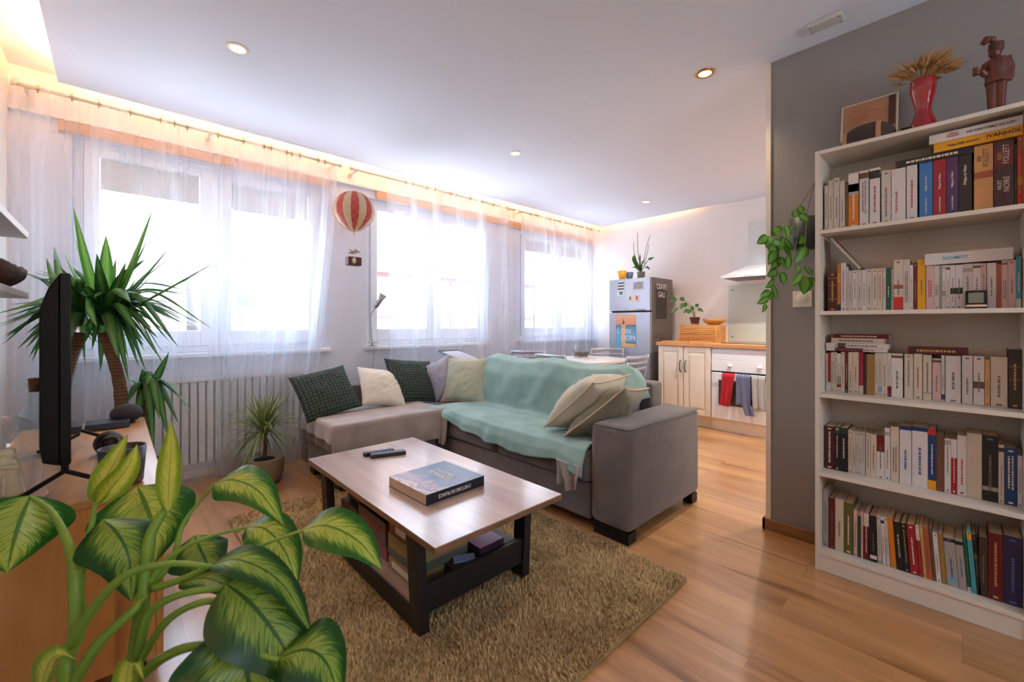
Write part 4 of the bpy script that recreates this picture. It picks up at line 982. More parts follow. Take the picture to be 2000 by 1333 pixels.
for k in range(140):
    a = rnd.uniform(0, 2 * pi); el = rnd.uniform(-0.75, 1.35); l = rnd.uniform(0.24, 0.38) * (1.0 if el > 0 else 0.95)
    d = Vector((cos(a) * cos(el), sin(a) * cos(el), sin(el))) * l; q = Vector((0, 0, 0.33 + rnd.random() * 0.06)); tp = q + d; tp.z -= 0.04 * cos(el); tp.y = min(tp.y, 0.19)
    side = d.cross(Vector((0, 0, 1))).normalized(); mb = MB(); leaf(mb, [q, q + d * 0.5 + Vector((0, 0, 0.035 * cos(el))), tp], 0.012, side, 'sword', 0.3, 0, 8, 2)
    mb.build('leaf', m_drac, dp, smooth=True)

# ================================================================== LEFT SIDE: cabinet, television and what stands on it
m_oakc = wood('cabinet_oak', rgb(204, 140, 76), rgb(230, 176, 110), 'Z', 0.8, rough=0.45, knots=True, grain=0.8)
m_oakt = wood('cabinet_top_oak', rgb(186, 130, 80), rgb(214, 164, 112), 'Y', 0.8, rough=0.32, coat=0.4, knots=True, grain=0.8)
cab = thing('tv_cabinet', 'long low oak television cabinet against the left wall', 'cabinet', (0, 0, 0))
KX0, KX1, KY0, KY1 = -0.33, 0.115, 1.765, 3.11
MB().box(KX0, KX1 + 0.004, KY0 - 0.004, KY1, 0.605, 0.63).build('top', m_oakt, cab, bevel=0.002)
MB().box(KX0, KX1 - 0.02, KY0, KY0 + 0.02, 0.085, 0.604).build('side_panel', m_oakc, cab, bevel=0.0015)
MB().box(KX0, KX1 - 0.02, KY1 - 0.02, KY1, 0.085, 0.604).build('side_panel', m_oakc, cab)
MB().box(KX0, KX1 - 0.02, KY0 + 0.0205, KY1 - 0.0205, 0.085, 0.105).build('bottom_panel', m_oakc, cab)
MB().box(KX0, KX0 + 0.008, KY0 + 0.0205, KY1 - 0.0205, 0.106, 0.604).build('back_panel', m_oakc, cab)
for k in range(3):
    w = (KY1 - KY0) / 3
    dr = MB().box(KX1 - 0.019, KX1, KY0 + w * k + 0.0015, KY0 + w * (k + 1) - 0.0015, 0.085, 0.602).build('door', m_oakc, cab, bevel=0.0015)
    MB().tube([(KX1 + 0.001, KY0 + w * (k + .5) - .05, .55), (KX1 + 0.018, KY0 + w * (k + .5) - .05, .55), (KX1 + 0.018, KY0 + w * (k + .5) + .05, .55), (KX1 + 0.001, KY0 + w * (k + .5) + .05, .55)], 0.004, 8).build('handle', m_black, dr, smooth=True)
for x in (KX0 + 0.04, KX1 - 0.07):
    for y in (KY0 + 0.06, KY1 - 0.1): MB().box(x, x + 0.03, y, y + 0.03, 0.001, 0.084).build('leg', m_black, cab)
tv = thing('television', 'black flat television seen almost edge-on on the oak cabinet', 'television', (-0.095, 0, 0))
m_tvb = pm('tv_back', rgb(15, 14, 15), 0.6, spec=0.25)
m_screen = pm('tv_screen', rgb(10, 10, 12), 0.04, var=0.0, spec=0.9)
MB().box(-0.022, 0.0, 1.79, 2.62, 0.735, 1.297).build('frame', m_black, tv, bevel=0.003)
MB().box(0.0001, 0.0012, 1.794, 2.616, 0.740, 1.293).build('screen', m_screen, tv)
MB().prism([(-0.0225, 0.736), (-0.056, 0.75), (-0.062, 0.80), (-0.062, 1.19), (-0.045, 1.25), (-0.0225, 1.295)], 1.792, 2.615, 'y').build('rear_housing', m_tvb, tv, bevel=0.004)
for y in (1.86, 2.54):
    MB().tube([(-0.015, y, .74), (-0.01, y, .70), (0.11, y - 0.03, .636)], 0.007, 8).tube([(-0.015, y, .74), (-0.02, y, .70), (-0.13, y - 0.03, .636)], 0.007, 8).build('foot', m_black, tv, smooth=True)
CT = 0.6305
def smartball(px, py, lab, r, sq):
    p = at(px, py, Z=CT); t = thing('smart_speaker', lab, 'speaker', (p.x, p.y, CT))
    MB().ball((0, 0, r * sq), r, 14, (1, 1, sq)).build('body', pm('speaker_cloth', rgb(40, 38, 42), 0.8, bump=0.5, bscale=400), t, smooth=True)
    MB().torus((0, 0, 0.004), r * 0.5, 0.004, 'z').build('base_ring', m_black, t, smooth=True); return t
smartball(247, 826, 'dark round fabric speaker at the far end of the oak cabinet', 0.066, 0.74)
p = at(212, 888, Z=CT)
t = thing('webcam', 'black round camera with a brown lens ring on the oak cabinet', 'camera', (p.x, p.y, CT))
MB().ball((0, 0, 0.046), 0.045, 14).build('body', m_black, t, smooth=True)
MB().lathe([(0.030, 0.0), (0.030, 0.008), (0.022, 0.010), (0.020, 0.004), (0.001, 0.003)], n=28, M=Matrix.Translation((0.006, -0.030, 0.05)) @ Matrix.Rotation(radians(80), 4, 'X'), close=False).build('lens_ring', pm('brown_ring', rgb(96, 74, 62), 0.4), t, smooth=True)
MB().lathe([(0.03, 0.0), (0.03, 0.006), (0.02, 0.01)], n=28).build('base', m_black, t, smooth=True)
t = thing('dark_cup', 'dark grey handleless cup at the near corner of the oak cabinet', 'cup', (0.018, 1.86, CT))
MB().lathe([(0.045, 0), (0.052, 0.006), (0.060, 0.12), (0.056, 0.121), (0.048, 0.012), (0.001, 0.010)], n=36, close=False).lathe([(0.045, 0), (0.001, 0)], n=36, close=False).build('body', pm('slate_glaze', rgb(58, 58, 64), 0.35), t, smooth=True)
t = thing('media_box', 'flat dark set-top box behind the black camera on the oak cabinet', 'set-top box', (-0.005, 2.92, CT))
MB().box(-0.10, 0.06, -0.07, 0.07, 0.003, 0.033).build('case', pm('box_navy', rgb(38, 42, 54), 0.4), t, bevel=0.004)
for x in (-.08, .04):
    for y in (-.05, .05): MB().lathe([(0.006, 0), (0.006, 0.003)], (x, y, 0), 10).build('foot', m_black, t)
m_bglass = glass('bottle_glass', (0.86, 0.94, 0.97), 0.9); m_cork = pm('cork', rgb(120, 78, 52), 0.9, bump=0.5, bscale=90)
t = thing('glass_bottle', 'blue tinted faceted glass bottle with cork behind the television', 'bottle', (-0.222, 2.46, CT))
MB().lathe([(0.001, 0.001), (0.050, 0.001), (0.055, 0.01), (0.056, 0.15), (0.024, 0.22), (0.022, 0.27), (0.027, 0.272), (0.027, 0.285), (0.02, 0.286)], n=8, close=False).build('body', m_bglass, t)
MB().lathe([(0.0195, 0.255), (0.021, 0.286), (0.023, 0.305), (0.022, 0.307)], n=20).build('cork', m_cork, t, smooth=True)
# glass dome with the cream figurine
m_dome = glass('dome_glass', (0.99, 0.99, 0.99), 1.1)
GX, GY = -0.235, 1.905
t = thing('glass_dome', 'clear glass dome standing on the cabinet at the left edge', 'glass dome', (GX, GY, CT))
pr = [(0.078, 0.014)] + [(0.078, 0.16)] + [(0.078 * cos(a * pi / 20), 0.16 + 0.09 * sin(a * pi / 20)) for a in range(1, 11)]
MB().lathe(pr, n=48, close=False).build('dome', m_dome, t, smooth=True)
MB().lathe([(0.085, 0.0), (0.088, 0.004), (0.086, 0.0135)], n=48).build('base_plate', m_oakt, t, smooth=False)
fg = MB(); zz = 0.0
def blob(c, r, sc=(1, 1, 1)): fg.ball(c, r, 10, sc)
for s in (-1, 1):
    fg.tube([(0.022 * s, 0, 0.0), (0.02 * s, 0, 0.05), (0.014 * s, 0, 0.075), (0.012 * s, 0.0, 0.11)], [0.022, 0.016, 0.015, 0.012], 12)
    blob((0.011 * s, 0, 0.128), 0.0135, (1, 1, 1.15)); fg.tube([(0.02 * s, 0, 0.105), (0.03 * s, -0.012, 0.085), (0.0, -0.02, 0.092)], [0.008, 0.008, 0.006], 8)
tag(fg.build('couple_figurine', pm('cream_resin', rgb(246, 230, 194), 0.5), smooth=True, remesh=0.0035, loc=(GX, GY, CT + 0.0145)), 'cream figurine of two embracing figures inside the glass dome', 'figurine')
# wall shelves and the driftwood bowl
tag(MB().box(WL + 0.001, -0.22, 0.7, 2.235, 1.445, 1.468).build('wall_shelf', m_white, bevel=0.0015), 'upper white floating shelf on the left wall', 'shelf')
tag(MB().box(WL + 0.001, -0.22, 0.7, 2.235, 1.236, 1.257).build('wall_shelf', m_white, bevel=0.0015), 'lower white floating shelf carrying the driftwood bowl', 'shelf')
m_drift = wood('burnt_driftwood', rgb(34, 24, 20), rgb(96, 60, 42), 'Y', 3.0, rough=0.75, grain=1.2)
t = thing('driftwood_bowl', 'dark rough boat-shaped wooden bowl on the lower wall shelf', 'bowl', (-0.262, 1.92, 1.2575))
def fb(u, v):
    a = (u * 2 - 1); w = math.sqrt(max(0, 1 - abs(a) ** 2.2)); th = pi * v
    r = 1 + 0.10 * nz3(u * 6, v * 4, 3)
    x = -cos(th) * 0.062 * w * r; z = 0.052 - sin(th) * 0.051 * (w ** 0.6) * r + 0.034 * a * a * (1 if a > 0 else 0.6) + 0.006 * nz3(u * 20, v * 3, 1)
    return Vector((x, a * 0.235, max(0.001, z)))
MB().grid(fb, 40, 20).build('body', m_drift, t, smooth=True, solid=0.008)
MB().tube([(0.0, 0.222, 0.078), (0.012, 0.238, 0.076), (0.03, 0.245, 0.079)], 0.003, 6).build('twig', m_drift, t, smooth=True)
# ================================================================== HANGING BALLOON, LAMP
m_bred = pm('balloon_red', rgb(200, 66, 60), 0.5, var=0.12, scale=30); m_bcream = pm('balloon_cream', rgb(216, 196, 158), 0.5, var=0.08, scale=30)
pb = at(691, 413, Y=3.38); RB = 0.159
bal = thing('hot_air_balloon', 'red and cream striped hanging model balloon with small brown basket', 'hanging ornament', pb)
mb = MB(); NS = 64; prof = []
for i in range(29):
    t_ = i / 28; th = pi * t_; r = sin(th); z = cos(th)
    if t_ > 0.62: q = (t_ - 0.62) / 0.38; r = r * (1 - 0.12 * sin(q * pi)); z = z - 0.05 * q
    prof.append((max(r, 0.02) * RB, z * RB))
for i in range(28):
    for k in range(NS):
        vs = []
        for (ii, kk) in ((i, k), (i, k + 1), (i + 1, k + 1), (i + 1, k)):
            a = 2 * pi * kk / NS + 0.25; vs.append((prof[ii][0] * cos(a), prof[ii][0] * sin(a), prof[ii][1]))
        mb.mat(0 if (k // 4) % 2 == 0 else 1).add(vs, [(0, 1, 2, 3)])
env = mb.build('envelope', [m_bred, m_bcream], bal)
bm = bmesh.new(); bm.from_mesh(env.data); bmesh.ops.remove_doubles(bm, verts=bm.verts, dist=1e-5); bmesh.ops.recalc_face_normals(bm, faces=bm.faces); bm.to_mesh(env.data); bm.free()
env.data.polygons.foreach_set('use_smooth', [True] * len(env.data.polygons))
m_cord = pm('net_cord', rgb(224, 196, 160), 0.7)
nt_ = MB()
for s in (-1, 1):
    for k in range(16):
        pts = []
        for i in range(2, 26):
            a = 2 * pi * k / 16 + s * i * 0.11; pts.append((prof[i][0] * cos(a) * 1.006, prof[i][0] * sin(a) * 1.006, prof[i][1] * 1.006))
        nt_.tube(pts, 0.0007, 4, caps=False)
nt_.build('net', m_cord, bal)
MB().tube([(0, 0, -RB - 0.006), (0, 0, -RB - 0.04)], [0.007, 0.003], 10).build('valve', m_cord, bal, smooth=True)
MB().tube([(0, 0, RB), (0, 0, CZ - pb.z - 0.001)], 0.0006, 5).build('hanging_thread', m_cord, bal)
zb = at(693, 520, Y=3.38).z - pb.z
cd = MB()
for a in range(6):
    c_, s_ = cos(a * pi / 3 + .3), sin(a * pi / 3 + .3)
    cd.tube([(prof[20][0] * c_, prof[20][0] * s_, prof[20][1]), (0.05 * c_, 0.035 * s_, zb + 0.075)], 0.0004, 4, caps=False)
cd.build('rigging', m_cord, bal)
bs = MB().box(-0.058, 0.052, -0.035, 0.035, zb + 0.002, zb + 0.07).build('basket', pm('basket_brown', rgb(96, 44, 38), 0.6, var=0.3, scale=60), bal, bevel=0.006)
MB().lathe([(0.001, 0), (0.018, 0.001), (0.013, 0.004), (0.001, 0.005)], n=18, M=Matrix.Translation((-0.012, -0.036, zb + 0.038)) @ Matrix.Rotation(pi / 2, 4, 'X') @ Matrix.Diagonal((1, 1.5, 1, 1)), close=False).build('medallion', pm('shell_cream', rgb(224, 210, 186), 0.4), bs, smooth=True)
gw = MB(); rnd = random.Random(9)
for k in range(22):
    p_ = Vector((rnd.uniform(-.035, .035), rnd.uniform(-.02, .02), zb + 0.115 + rnd.uniform(-.018, .018)))
    d_ = Vector((rnd.uniform(-1, 1), rnd.uniform(-1, 1), rnd.uniform(-.6, .6))).normalized() * 0.018
    gw.tube([p_ - d_, p_ + d_], [0.0015, 0.0030], 6)
gw.build('dried_garland', pm('dried_gold', rgb(156, 118, 60), 0.6), bal)
# clip-on lamp
m_chrome = pm('brushed_chrome', rgb(170, 168, 168), 0.25, metal=0.9)
L0 = at(727, 671, Y=3.845); L1 = at(724, 620, Y=3.84); L2 = at(733, 602, Y=3.82); L3 = at(749, 577, Y=3.80)
cl = thing('clip_lamp', 'silver clip-on gooseneck lamp clamped to the middle window sill', 'lamp', L0)
loc = lambda q: Vector(q) - L0
MB().tube(bez([loc(L0) + Vector((0, 0, .01)), loc(L1), loc(L2)], 14), 0.0045, 8).build('gooseneck', m_chrome, cl, smooth=True)
dL = (L3 - L2)
MB().tube([loc(L2), loc(L2) + dL * .12, loc(L2) + dL * .7, loc(L2) + dL], [0.012, 0.021, 0.024, 0.037], 20).build('lamp_shade', m_chrome, cl, smooth=True)
MB().box(-0.05, 0.03, -0.06, -0.005, 0.004, 0.012).box(-0.055, 0.025, -0.06, -0.005, -0.026, -0.018).box(-0.02, 0.0, -0.03, -0.012, -0.018, 0.005).build('clamp', m_chrome, cl, bevel=0.002)
MB().tube(bez([(0.01, -0.03, -0.02), (-0.005, -0.04, -.15), (-0.03, -0.045, -.28), (-.05, -.045, -.45)], 14), 0.002, 6).build('cable', pm('grey_cable', rgb(110, 112, 126), 0.6), cl, smooth=True)

# ================================================================== KITCHEN
m_cab = pm('cream_door', rgb(236, 224, 204), 0.4, var=0.02); m_cw = wood('worktop_beech', rgb(190, 128, 74), rgb(224, 168, 112), 'Y', 1.2, rough=0.4)
m_dkm = pm('dark_handle', rgb(86, 84, 90), 0.3, metal=0.7); m_app = pm('white_enamel', rgb(238, 238, 240), 0.25, var=0.01)
tag(MB().box(4.68, WE - 0.001, 0.6, 2.49, 0.891, 0.93).build('worktop', m_cw, bevel=0.003), 'continuous beech worktop along the kitchen wall', 'worktop')
kc = thing('base_cabinet', 'cream two-door kitchen base cabinet beside the fridge', 'kitchen cabinet')
MB().box(4.722, WE - 0.001, 1.862, 2.468, 0.13, 0.89).build('carcass', m_cab, kc)
MB().box(4.76, 4.775, 1.862, 2.468, 0.001, 0.129).build('plinth', m_cab, kc)
for y0, y1, hy in ((1.864, 2.162, 2.135), (2.168, 2.466, 2.195)):
    d = MB().box(4.70, 4.7215, y0, y1, 0.135, 0.885).build('door', m_cab, kc, bevel=0.002)
    fr = MB().box(4.690, 4.6995, y0 + .001, y0 + .05, .137, .883).box(4.694, 4.6995, y1 - .05, y1 - .001, .137, .883).box(4.694, 4.6995, y0 + .05, y1 - .05, .137, .187).box(4.694, 4.6995, y0 + .05, y1 - .05, .833, .883).box(4.692, 4.6995, y0 + .075, y1 - .075, .215, .805)
    fr.build('moulding', m_cab, d, bevel=0.0025)
    MB().tube(bez([(4.692, hy, .73), (4.672, hy, .71), (4.668, hy, .665), (4.672, hy, .62), (4.692, hy, .60)], 14), 0.0065, 8).build('handle', m_dkm, d, smooth=True)
ov = thing('oven_unit', 'white built-in oven with two knobs hung with three tea towels', 'oven')
MB().box(4.722, WE - 0.001, 1.262, 1.856, 0.13, 0.89).build('housing', m_app, ov)
MB().box(4.73, 4.745, 1.262, 1.856, 0.001, 0.129).build('plinth', m_cab, ov)
MB().box(4.700, 4.7215, 1.264, 1.854, 0.765, 0.872).build('top_panel', m_app, ov, bevel=0.003)
MB().box(4.692, 4.7215, 1.264, 1.854, 0.642, 0.762).build('control_panel', m_app, ov, bevel=0.003)
MB().box(4.700, 4.7215, 1.264, 1.854, 0.628, 0.641).build('shadow_gap', m_black, ov)
od = MB().box(4.695, 4.7215, 1.264, 1.854, 0.135, 0.627).build('oven_door', m_app, ov, bevel=0.003)
MB().box(4.6935, 4.6949, 1.34, 1.78, 0.285, 0.55).build('oven_window', pm('smoked_glass', rgb(96, 84, 76), 0.1), od)
MB().tube([(4.694, 1.30, .615), (4.665, 1.31, .618), (4.665, 1.81, .618), (4.694, 1.82, .615)], 0.006, 8).build('door_handle', m_app, od, smooth=True)
for px in (1425, 1483):
    y = yat(px, 4.68)
    MB().lathe([(0.020, 0), (0.019, 0.012), (0.013, 0.014), (0.011, 0.028), (0.001, 0.029)], n=24, M=Matrix.Translation((4.6918, y, 0.705)) @ Matrix.Rotation(-pi / 2, 4, 'Y'), close=False).build('knob', m_app, ov, smooth=True)
tag(MB().box(4.86, 5.26, 1.30, 1.82, 0.9302, 0.936).build('ceramic_hob', pm('hob_glass', rgb(28, 26, 28), 0.08), bevel=0.001), 'black glass hob let into the worktop under the hood', 'hob')
def cloth2(name, c1, c2, per, w):
    m, nt, b = newmat(name); N = nt.nodes; L = nt.links; tc = N.new('ShaderNodeTexCoord'); sp = N.new('ShaderNodeSeparateXYZ'); L.new(tc.outputs['Object'], sp.inputs[0]); outs = []
    for ax in ('Y', 'Z'):
        a = N.new('ShaderNodeMath'); a.operation = 'MODULO'; a.inputs[1].default_value = per; ab = N.new('ShaderNodeMath'); ab.operation = 'ABSOLUTE'; L.new(sp.outputs[ax], ab.inputs[0]); L.new(ab.outputs[0], a.inputs[0])
        g = N.new('ShaderNodeMath'); g.operation = 'LESS_THAN'; g.inputs[1].default_value = w; L.new(a.outputs[0], g.inputs[0]); outs.append(g)
    mx = N.new('ShaderNodeMath'); mx.operation = 'MAXIMUM'; L.new(outs[0].outputs[0], mx.inputs[0]); L.new(outs[1].outputs[0], mx.inputs[1])
    c = N.new('ShaderNodeMix'); c.data_type = 'RGBA'; c.inputs['A'].default_value = (*c1, 1); c.inputs['B'].default_value = (*c2, 1); L.new(mx.outputs[0], c.inputs['Factor']); L.new(c.outputs['Result'], b.inputs['Base Color']); b.inputs['Roughness'].default_value = 0.9
    return m
def towel(y0, y1, z1, mat, lab, seed, skew=0.0, tail=0.0, nar=0.0):
    t = thing('tea_towel', lab, 'tea towel', (4.655, (y0 + y1) / 2, 0.618)); W = (y1 - y0)
    def fn(u, v):
        w = W * (1 - nar * v); y = (u - 0.5) * w + skew * v; d = 0.618 - z1
        if v < 0.5: q = v / 0.5; z = -(1 - q) * d * (1 + 0.1 * nz3(u * 3, 0, seed)) + 0.008; x = -0.006 - 0.008 * sin(u * 13 + seed) * (1 - q) - 0.006
        else: q = (v - 0.5) / 0.5; z = -q * d * (0.8 + tail * u) + 0.008; x = 0.022 + 0.002 * sin(u * 11)
        if 0.46 < v < 0.54: z = 0.012; x = -0.004 + (v - 0.46) / 0.08 * 0.024
        if v < 0.5: y = (u - 0.5) * W * (1 - nar * (1 - v / 0.5)) + skew * (1 - v / 0.5)
        return Vector((x, y, z))
    MB().grid(fn, 30, 50).build('cloth', mat, t, smooth=True, solid=0.003)
    return t
towel(1.60, 1.725, 0.275, pm('red_cotton', rgb(176, 26, 36), 0.9), 'bright red tea towel hanging on the oven door handle', 1, 0.035, nar=0.25)
towel(1.455, 1.588, 0.30, cloth2('blue_check', rgb(40, 48, 84), rgb(150, 156, 180), 0.012, 0.0028), 'navy and white checked tea towel in the middle of the oven handle', 2, 0.0, nar=-0.02)
t = tag(MB().grid(lambda u, v: Vector((4.640 - 0.006 * sin(u * 9), 1.44 + 0.09 * u - 0.03 * v, 0.32 - 0.10 * v)), 16, 16).build('cloth_tail', cloth2('blue_check2', rgb(40, 48, 84), rgb(150, 156, 180), 0.012, 0.0028), smooth=True, solid=0.003)); 
bt = [o for o in COL.objects if o.name.startswith('tea_towel')][-1]; t.parent = bt; t.matrix_parent_inverse = Matrix.Translation(bt.location).inverted()
towel(1.325, 1.445, 0.285, cloth2('grey_check', rgb(214, 210, 204), rgb(84, 82, 86), 0.012, 0.003), 'white tea towel with thin dark check on the oven handle', 3, -0.012, nar=-0.05)
# hood and glass splashback
hd = thing('extractor_hood', 'white chimney extractor hood on the kitchen wall', 'extractor hood')
HX0, HY0, HY1 = 4.97, 1.27, 1.86
MB().box(HX0, WE - 0.001, HY0, HY1, 1.655, 1.678).build('rim', m_app, hd, bevel=0.002)
cy0, cy1, cx0 = 1.42, 1.64, 5.17
MB().add([(HX0, HY0, 1.679), (WE - .001, HY0, 1.679), (WE - .001, HY1, 1.679), (HX0, HY1, 1.679), (cx0, cy0, 1.80), (WE - .001, cy0, 1.80), (WE - .001, cy1, 1.80), (cx0, cy1, 1.80)], [(3, 2, 1, 0), (4, 5, 6, 7), (0, 1, 5, 4), (1, 2, 6, 5), (2, 3, 7, 6), (3, 0, 4, 7)]).build('canopy', m_app, hd)
MB().box(cx0, WE - 0.001, cy0, cy1, 1.801, 2.29).build('chimney', pm('hood_metal', rgb(216, 222, 224), 0.3), hd)
MB().box(HX0 + .03, WE - .03, HY0 + .03, HY1 - .03, 1.648, 1.6549).build('filter', m_dkm, hd)
bb_ = MB()
for k in range(5): bb_.box(HX0 - 0.002, HX0 - 0.0002, 1.52 + k * 0.022, 1.532 + k * 0.022, 1.662, 1.668)
bb_.build('buttons', m_dkm, hd)
m_green_glass = pm('splash_glass', rgb(206, 214, 206), 0.12, var=0.02)
sg = thing('glass_splashback', 'pale green glass splashback screwed to the wall behind the hob', 'splashback')
MB().box(WE - 0.010, WE - 0.004, 0.9, 1.93, 0.935, 1.605).build('panel', m_green_glass, sg)
for z in (0.99, 1.55): MB().lathe([(0.008, 0), (0.008, 0.004), (0.001, 0.005)], n=14, M=Matrix.Translation((WE - 0.0102, 1.885, z)) @ Matrix.Rotation(-pi / 2, 4, 'Y'), close=False).build('screw', m_dkm, sg)
# bread box, bowl, little plant, boards
m_bam = wood('bamboo', rgb(186, 118, 50), rgb(224, 160, 86), 'Y', 1.0, rough=0.4)
BX0, BX1, BY0, BY1 = 4.93, 5.22, 1.895, 2.33
bb = thing('bread_box', 'bamboo roll-top bread box on the worktop', 'bread box')
def arc(r0, n=10): return [(BX0 + 0.11 - 0.11 * cos(a * pi / 2 / n), 0.931 + 0.10 + 0.10 * sin(a * pi / 2 / n)) for a in range(n + 1)]
sidep = [(BX0, 0.931)] + arc(0) + [(BX1, 1.131), (BX1, 0.931)]
for y0, y1 in ((BY0, BY0 + 0.012), (BY1 - 0.012, BY1)): MB().prism([(p, q) for p, q in sidep], y0, y1, 'y').build('side_panel', m_bam, bb)
MB().box(BX0 + .11, BX1 - .002, BY0 + .0125, BY1 - .0125, 1.118, 1.130).build('top_board', m_bam, bb)
MB().box(BX1 - .012, BX1, BY0 + .0125, BY1 - .0125, 0.932, 1.117).build('back_board', m_bam, bb)
rl = MB()
for k in range(13):
    s_ = k / 12 * 0.235
    if s_ < 0.09: x, z, an = BX0 + 0.006, 0.935 + s_, 0
    else: an = min(pi / 2, (s_ - 0.09) / 0.105 * pi / 2 * 0.78); x, z = BX0 + 0.11 - 0.104 * cos(an), 1.028 + 0.098 * sin(an)
    rl.box(-0.004, 0.004, BY0 + 0.013, BY1 - 0.013, -0.0078, 0.0078, M=Matrix.Translation((x, 0, z)) @ Matrix.Rotation(an, 4, 'Y'))
ro = rl.build('roll_door', m_bam, bb, bevel=0.002)
MB().lathe([(0.008, 0), (0.006, 0.006), (0.011, 0.012), (0.001, 0.016)], n=16, M=Matrix.Translation((BX0 + 0.002, 2.11, 0.975)) @ Matrix.Rotation(-pi / 2, 4, 'Y'), close=False).build('knob', m_bam, ro, smooth=True)
t = thing('wooden_bowl', 'wide shallow wooden bowl on top of the bread box', 'bowl', (5.105, 1.985, 1.132))
MB().lathe([(0.05, 0), (0.10, 0.026), (0.13, 0.07), (0.124, 0.072), (0.09, 0.03), (0.001, 0.010)], n=40, close=False).lathe([(0.05, 0), (0.001, 0)], n=40, close=False).build('body', m_bam, t, smooth=True)
t = thing('saucer', 'small white saucer under the brown plant pot on the bread box', 'saucer', (5.09, 2.205, 1.132))
MB().lathe([(0.04, 0), (0.07, 0.008), (0.066, 0.009), (0.001, 0.004)], n=32, close=False).lathe([(0.04, 0), (0.001, 0)], n=32, close=False).build('body', m_app, t, smooth=True)
m_kleaf = leafmat('kitchen_leaf', rgb(40, 84, 40), rgb(56, 110, 52), rgb(84, 136, 70), 0.4, 0.2, 0.4)
t = thing('potted_plant', 'small leafy plant in brown pot on top of the bread box', 'houseplant', (5.09, 2.205, 1.1415))
MB().lathe([(0.042, 0), (0.056, 0.07), (0.059, 0.07), (0.059, 0.084), (0.051, 0.084), (0.048, 0.07)], n=28).build('pot', pm('terracotta_brown', rgb(116, 66, 44), 0.7), t, smooth=True)
B = Vector((5.09, 2.205, 1.1415))
tips = [((1304, 577), (1320, 583)), ((1308, 592), (1322, 584)), ((1310, 613), (1324, 601)), ((1328, 606), (1334, 592)), ((1338, 588), (1328, 583)), ((1374, 610), (1362, 604)), ((1366, 597), (1358, 599)), ((1342, 614), (1350, 606)), ((1334, 612), (1346, 605)), ((1330, 600), (1342, 596)), ((1356, 606), (1349, 600)), ((1343, 595), (1336, 597))]
st = MB()
for (a, b_) in tips:
    q = at(*b_, s=4.95) - B; tp = at(*a, s=4.92) - B
    st.tube(bez([Vector((0, 0, .06)), Vector((q.x * .3, q.y * .3, .06 + (q.z - .06) * .7)), q], 8), 0.0018, 5)
    mb = MB(); leaf(mb, [q, (q + tp) / 2 + Vector((0, 0, .006)), tp], 0.042, VR * -0.3 + Vector((0, 0, 1)) + VD * .3, 'ovate', 0.2, 0, 10, 4); mb.build('leaf', m_kleaf, t, smooth=True)
st.build('stem', m_stem, t)
t = thing('cutting_board', 'thin light wooden cutting board lying at the front of the worktop', 'cutting board', (4.78, 2.285, 0.9305), 0)
MB().box(-0.07, 0.07, -0.16, 0.15, 0, 0.014).build('board', m_bam, t, bevel=0.003)
t = thing('cutting_board', 'short second cutting board on the worktop nearer the oven', 'cutting board', (4.80, 2.0, 0.9305), 0)
MB().box(-0.07, 0.07, -0.09, 0.10, 0, 0.016).build('board', m_cw, t, bevel=0.003)

# fridge
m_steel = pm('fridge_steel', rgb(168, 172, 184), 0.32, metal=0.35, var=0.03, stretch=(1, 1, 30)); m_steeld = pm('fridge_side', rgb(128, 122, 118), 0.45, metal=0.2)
fg = thing('refrigerator', 'silver two-door fridge freezer at the end of the worktop', 'refrigerator')
FX0, FX1, FY0, FY1, FZ = 4.752, 5.33, 2.60, 3.19, 1.72
MB().box(FX0 + 0.062, FX1, FY0, FY1, 0.03, FZ).build('body', m_steeld, fg, bevel=0.004)
MB().box(FX0, FX0 + 0.056, FY0 + 0.002, FY1 - 0.002, 1.305, FZ - 0.002).build('freezer_door', m_steel, fg, bevel=0.006)
MB().box(FX0, FX0 + 0.056, FY0 + 0.002, FY1 - 0.002, 0.06, 1.290).build('fridge_door', m_steel, fg, bevel=0.006)
MB().box(FX0 + 0.0562, FX0 + 0.0618, FY0 + 0.01, FY1 - 0.01, 0.05, FZ - 0.01).build('door_seal', m_black, fg)
MB().tube(bez([(FX0 - .002, FY1 - .03, 1.318), (FX0 - .03, FY1 - .07, 1.316), (FX0 - .034, FY0 + .3, 1.316), (FX0 - .03, FY0 + .12, 1.316), (FX0 - .002, FY0 + .08, 1.318)], 20), 0.012, 10).build('handle', m_chrome, fg, smooth=True)
for x in (FX0 + .08, FX1 - .06):
    for y in (FY0 + .05, FY1 - .05): MB().lathe([(0.02, 0.001), (0.02, 0.03)], (x, y, 0), 12).build('foot', m_black, fg)
fx = FX0 - 0.0008
def magnet(name, lab, px0, px1, py0, py1, mats, cat='fridge magnet', X=None, dep=0.0025):
    X = X or fx; ya, yb = yat(px1, X), yat(px0, X); z1, z0 = zat(py0, X, (ya + yb) / 2), zat(py1, X, (ya + yb) / 2)
    t = thing(name, lab, cat, (X, (ya + yb) / 2, (z0 + z1) / 2)); w, h = (yb - ya) / 2, (z1 - z0) / 2
    MB().box(-dep, 0, -w, w, -h, h).build('backing', mats, t); return t, w, h, dep
mwh = pm('card_white', rgb(232, 230, 232), 0.5)
t, w, h, d = magnet('photo_magnet', 'white bordered black and white photo magnet at the top right of the freezer door', 1235, 1258, 549, 567, mwh)
MB().box(-d - .0006, -d, -w * .82, w * .82, -h * .75, h * .8).build('picture', pm('bw_photo', rgb(150, 148, 160), 0.4, var=0.6, scale=28), t)
t, w, h, d = magnet('strip_magnet', 'narrow magnet with three dark word lines above a green figure on the freezer door', 1206, 1220, 551, 578, mwh)
for k in range(3): MB().box(-d - .0006, -d, -w * .9, w * .9, h * (.72 - k * .42), h * (.9 - k * .42)).build('dark_line', m_black, t)
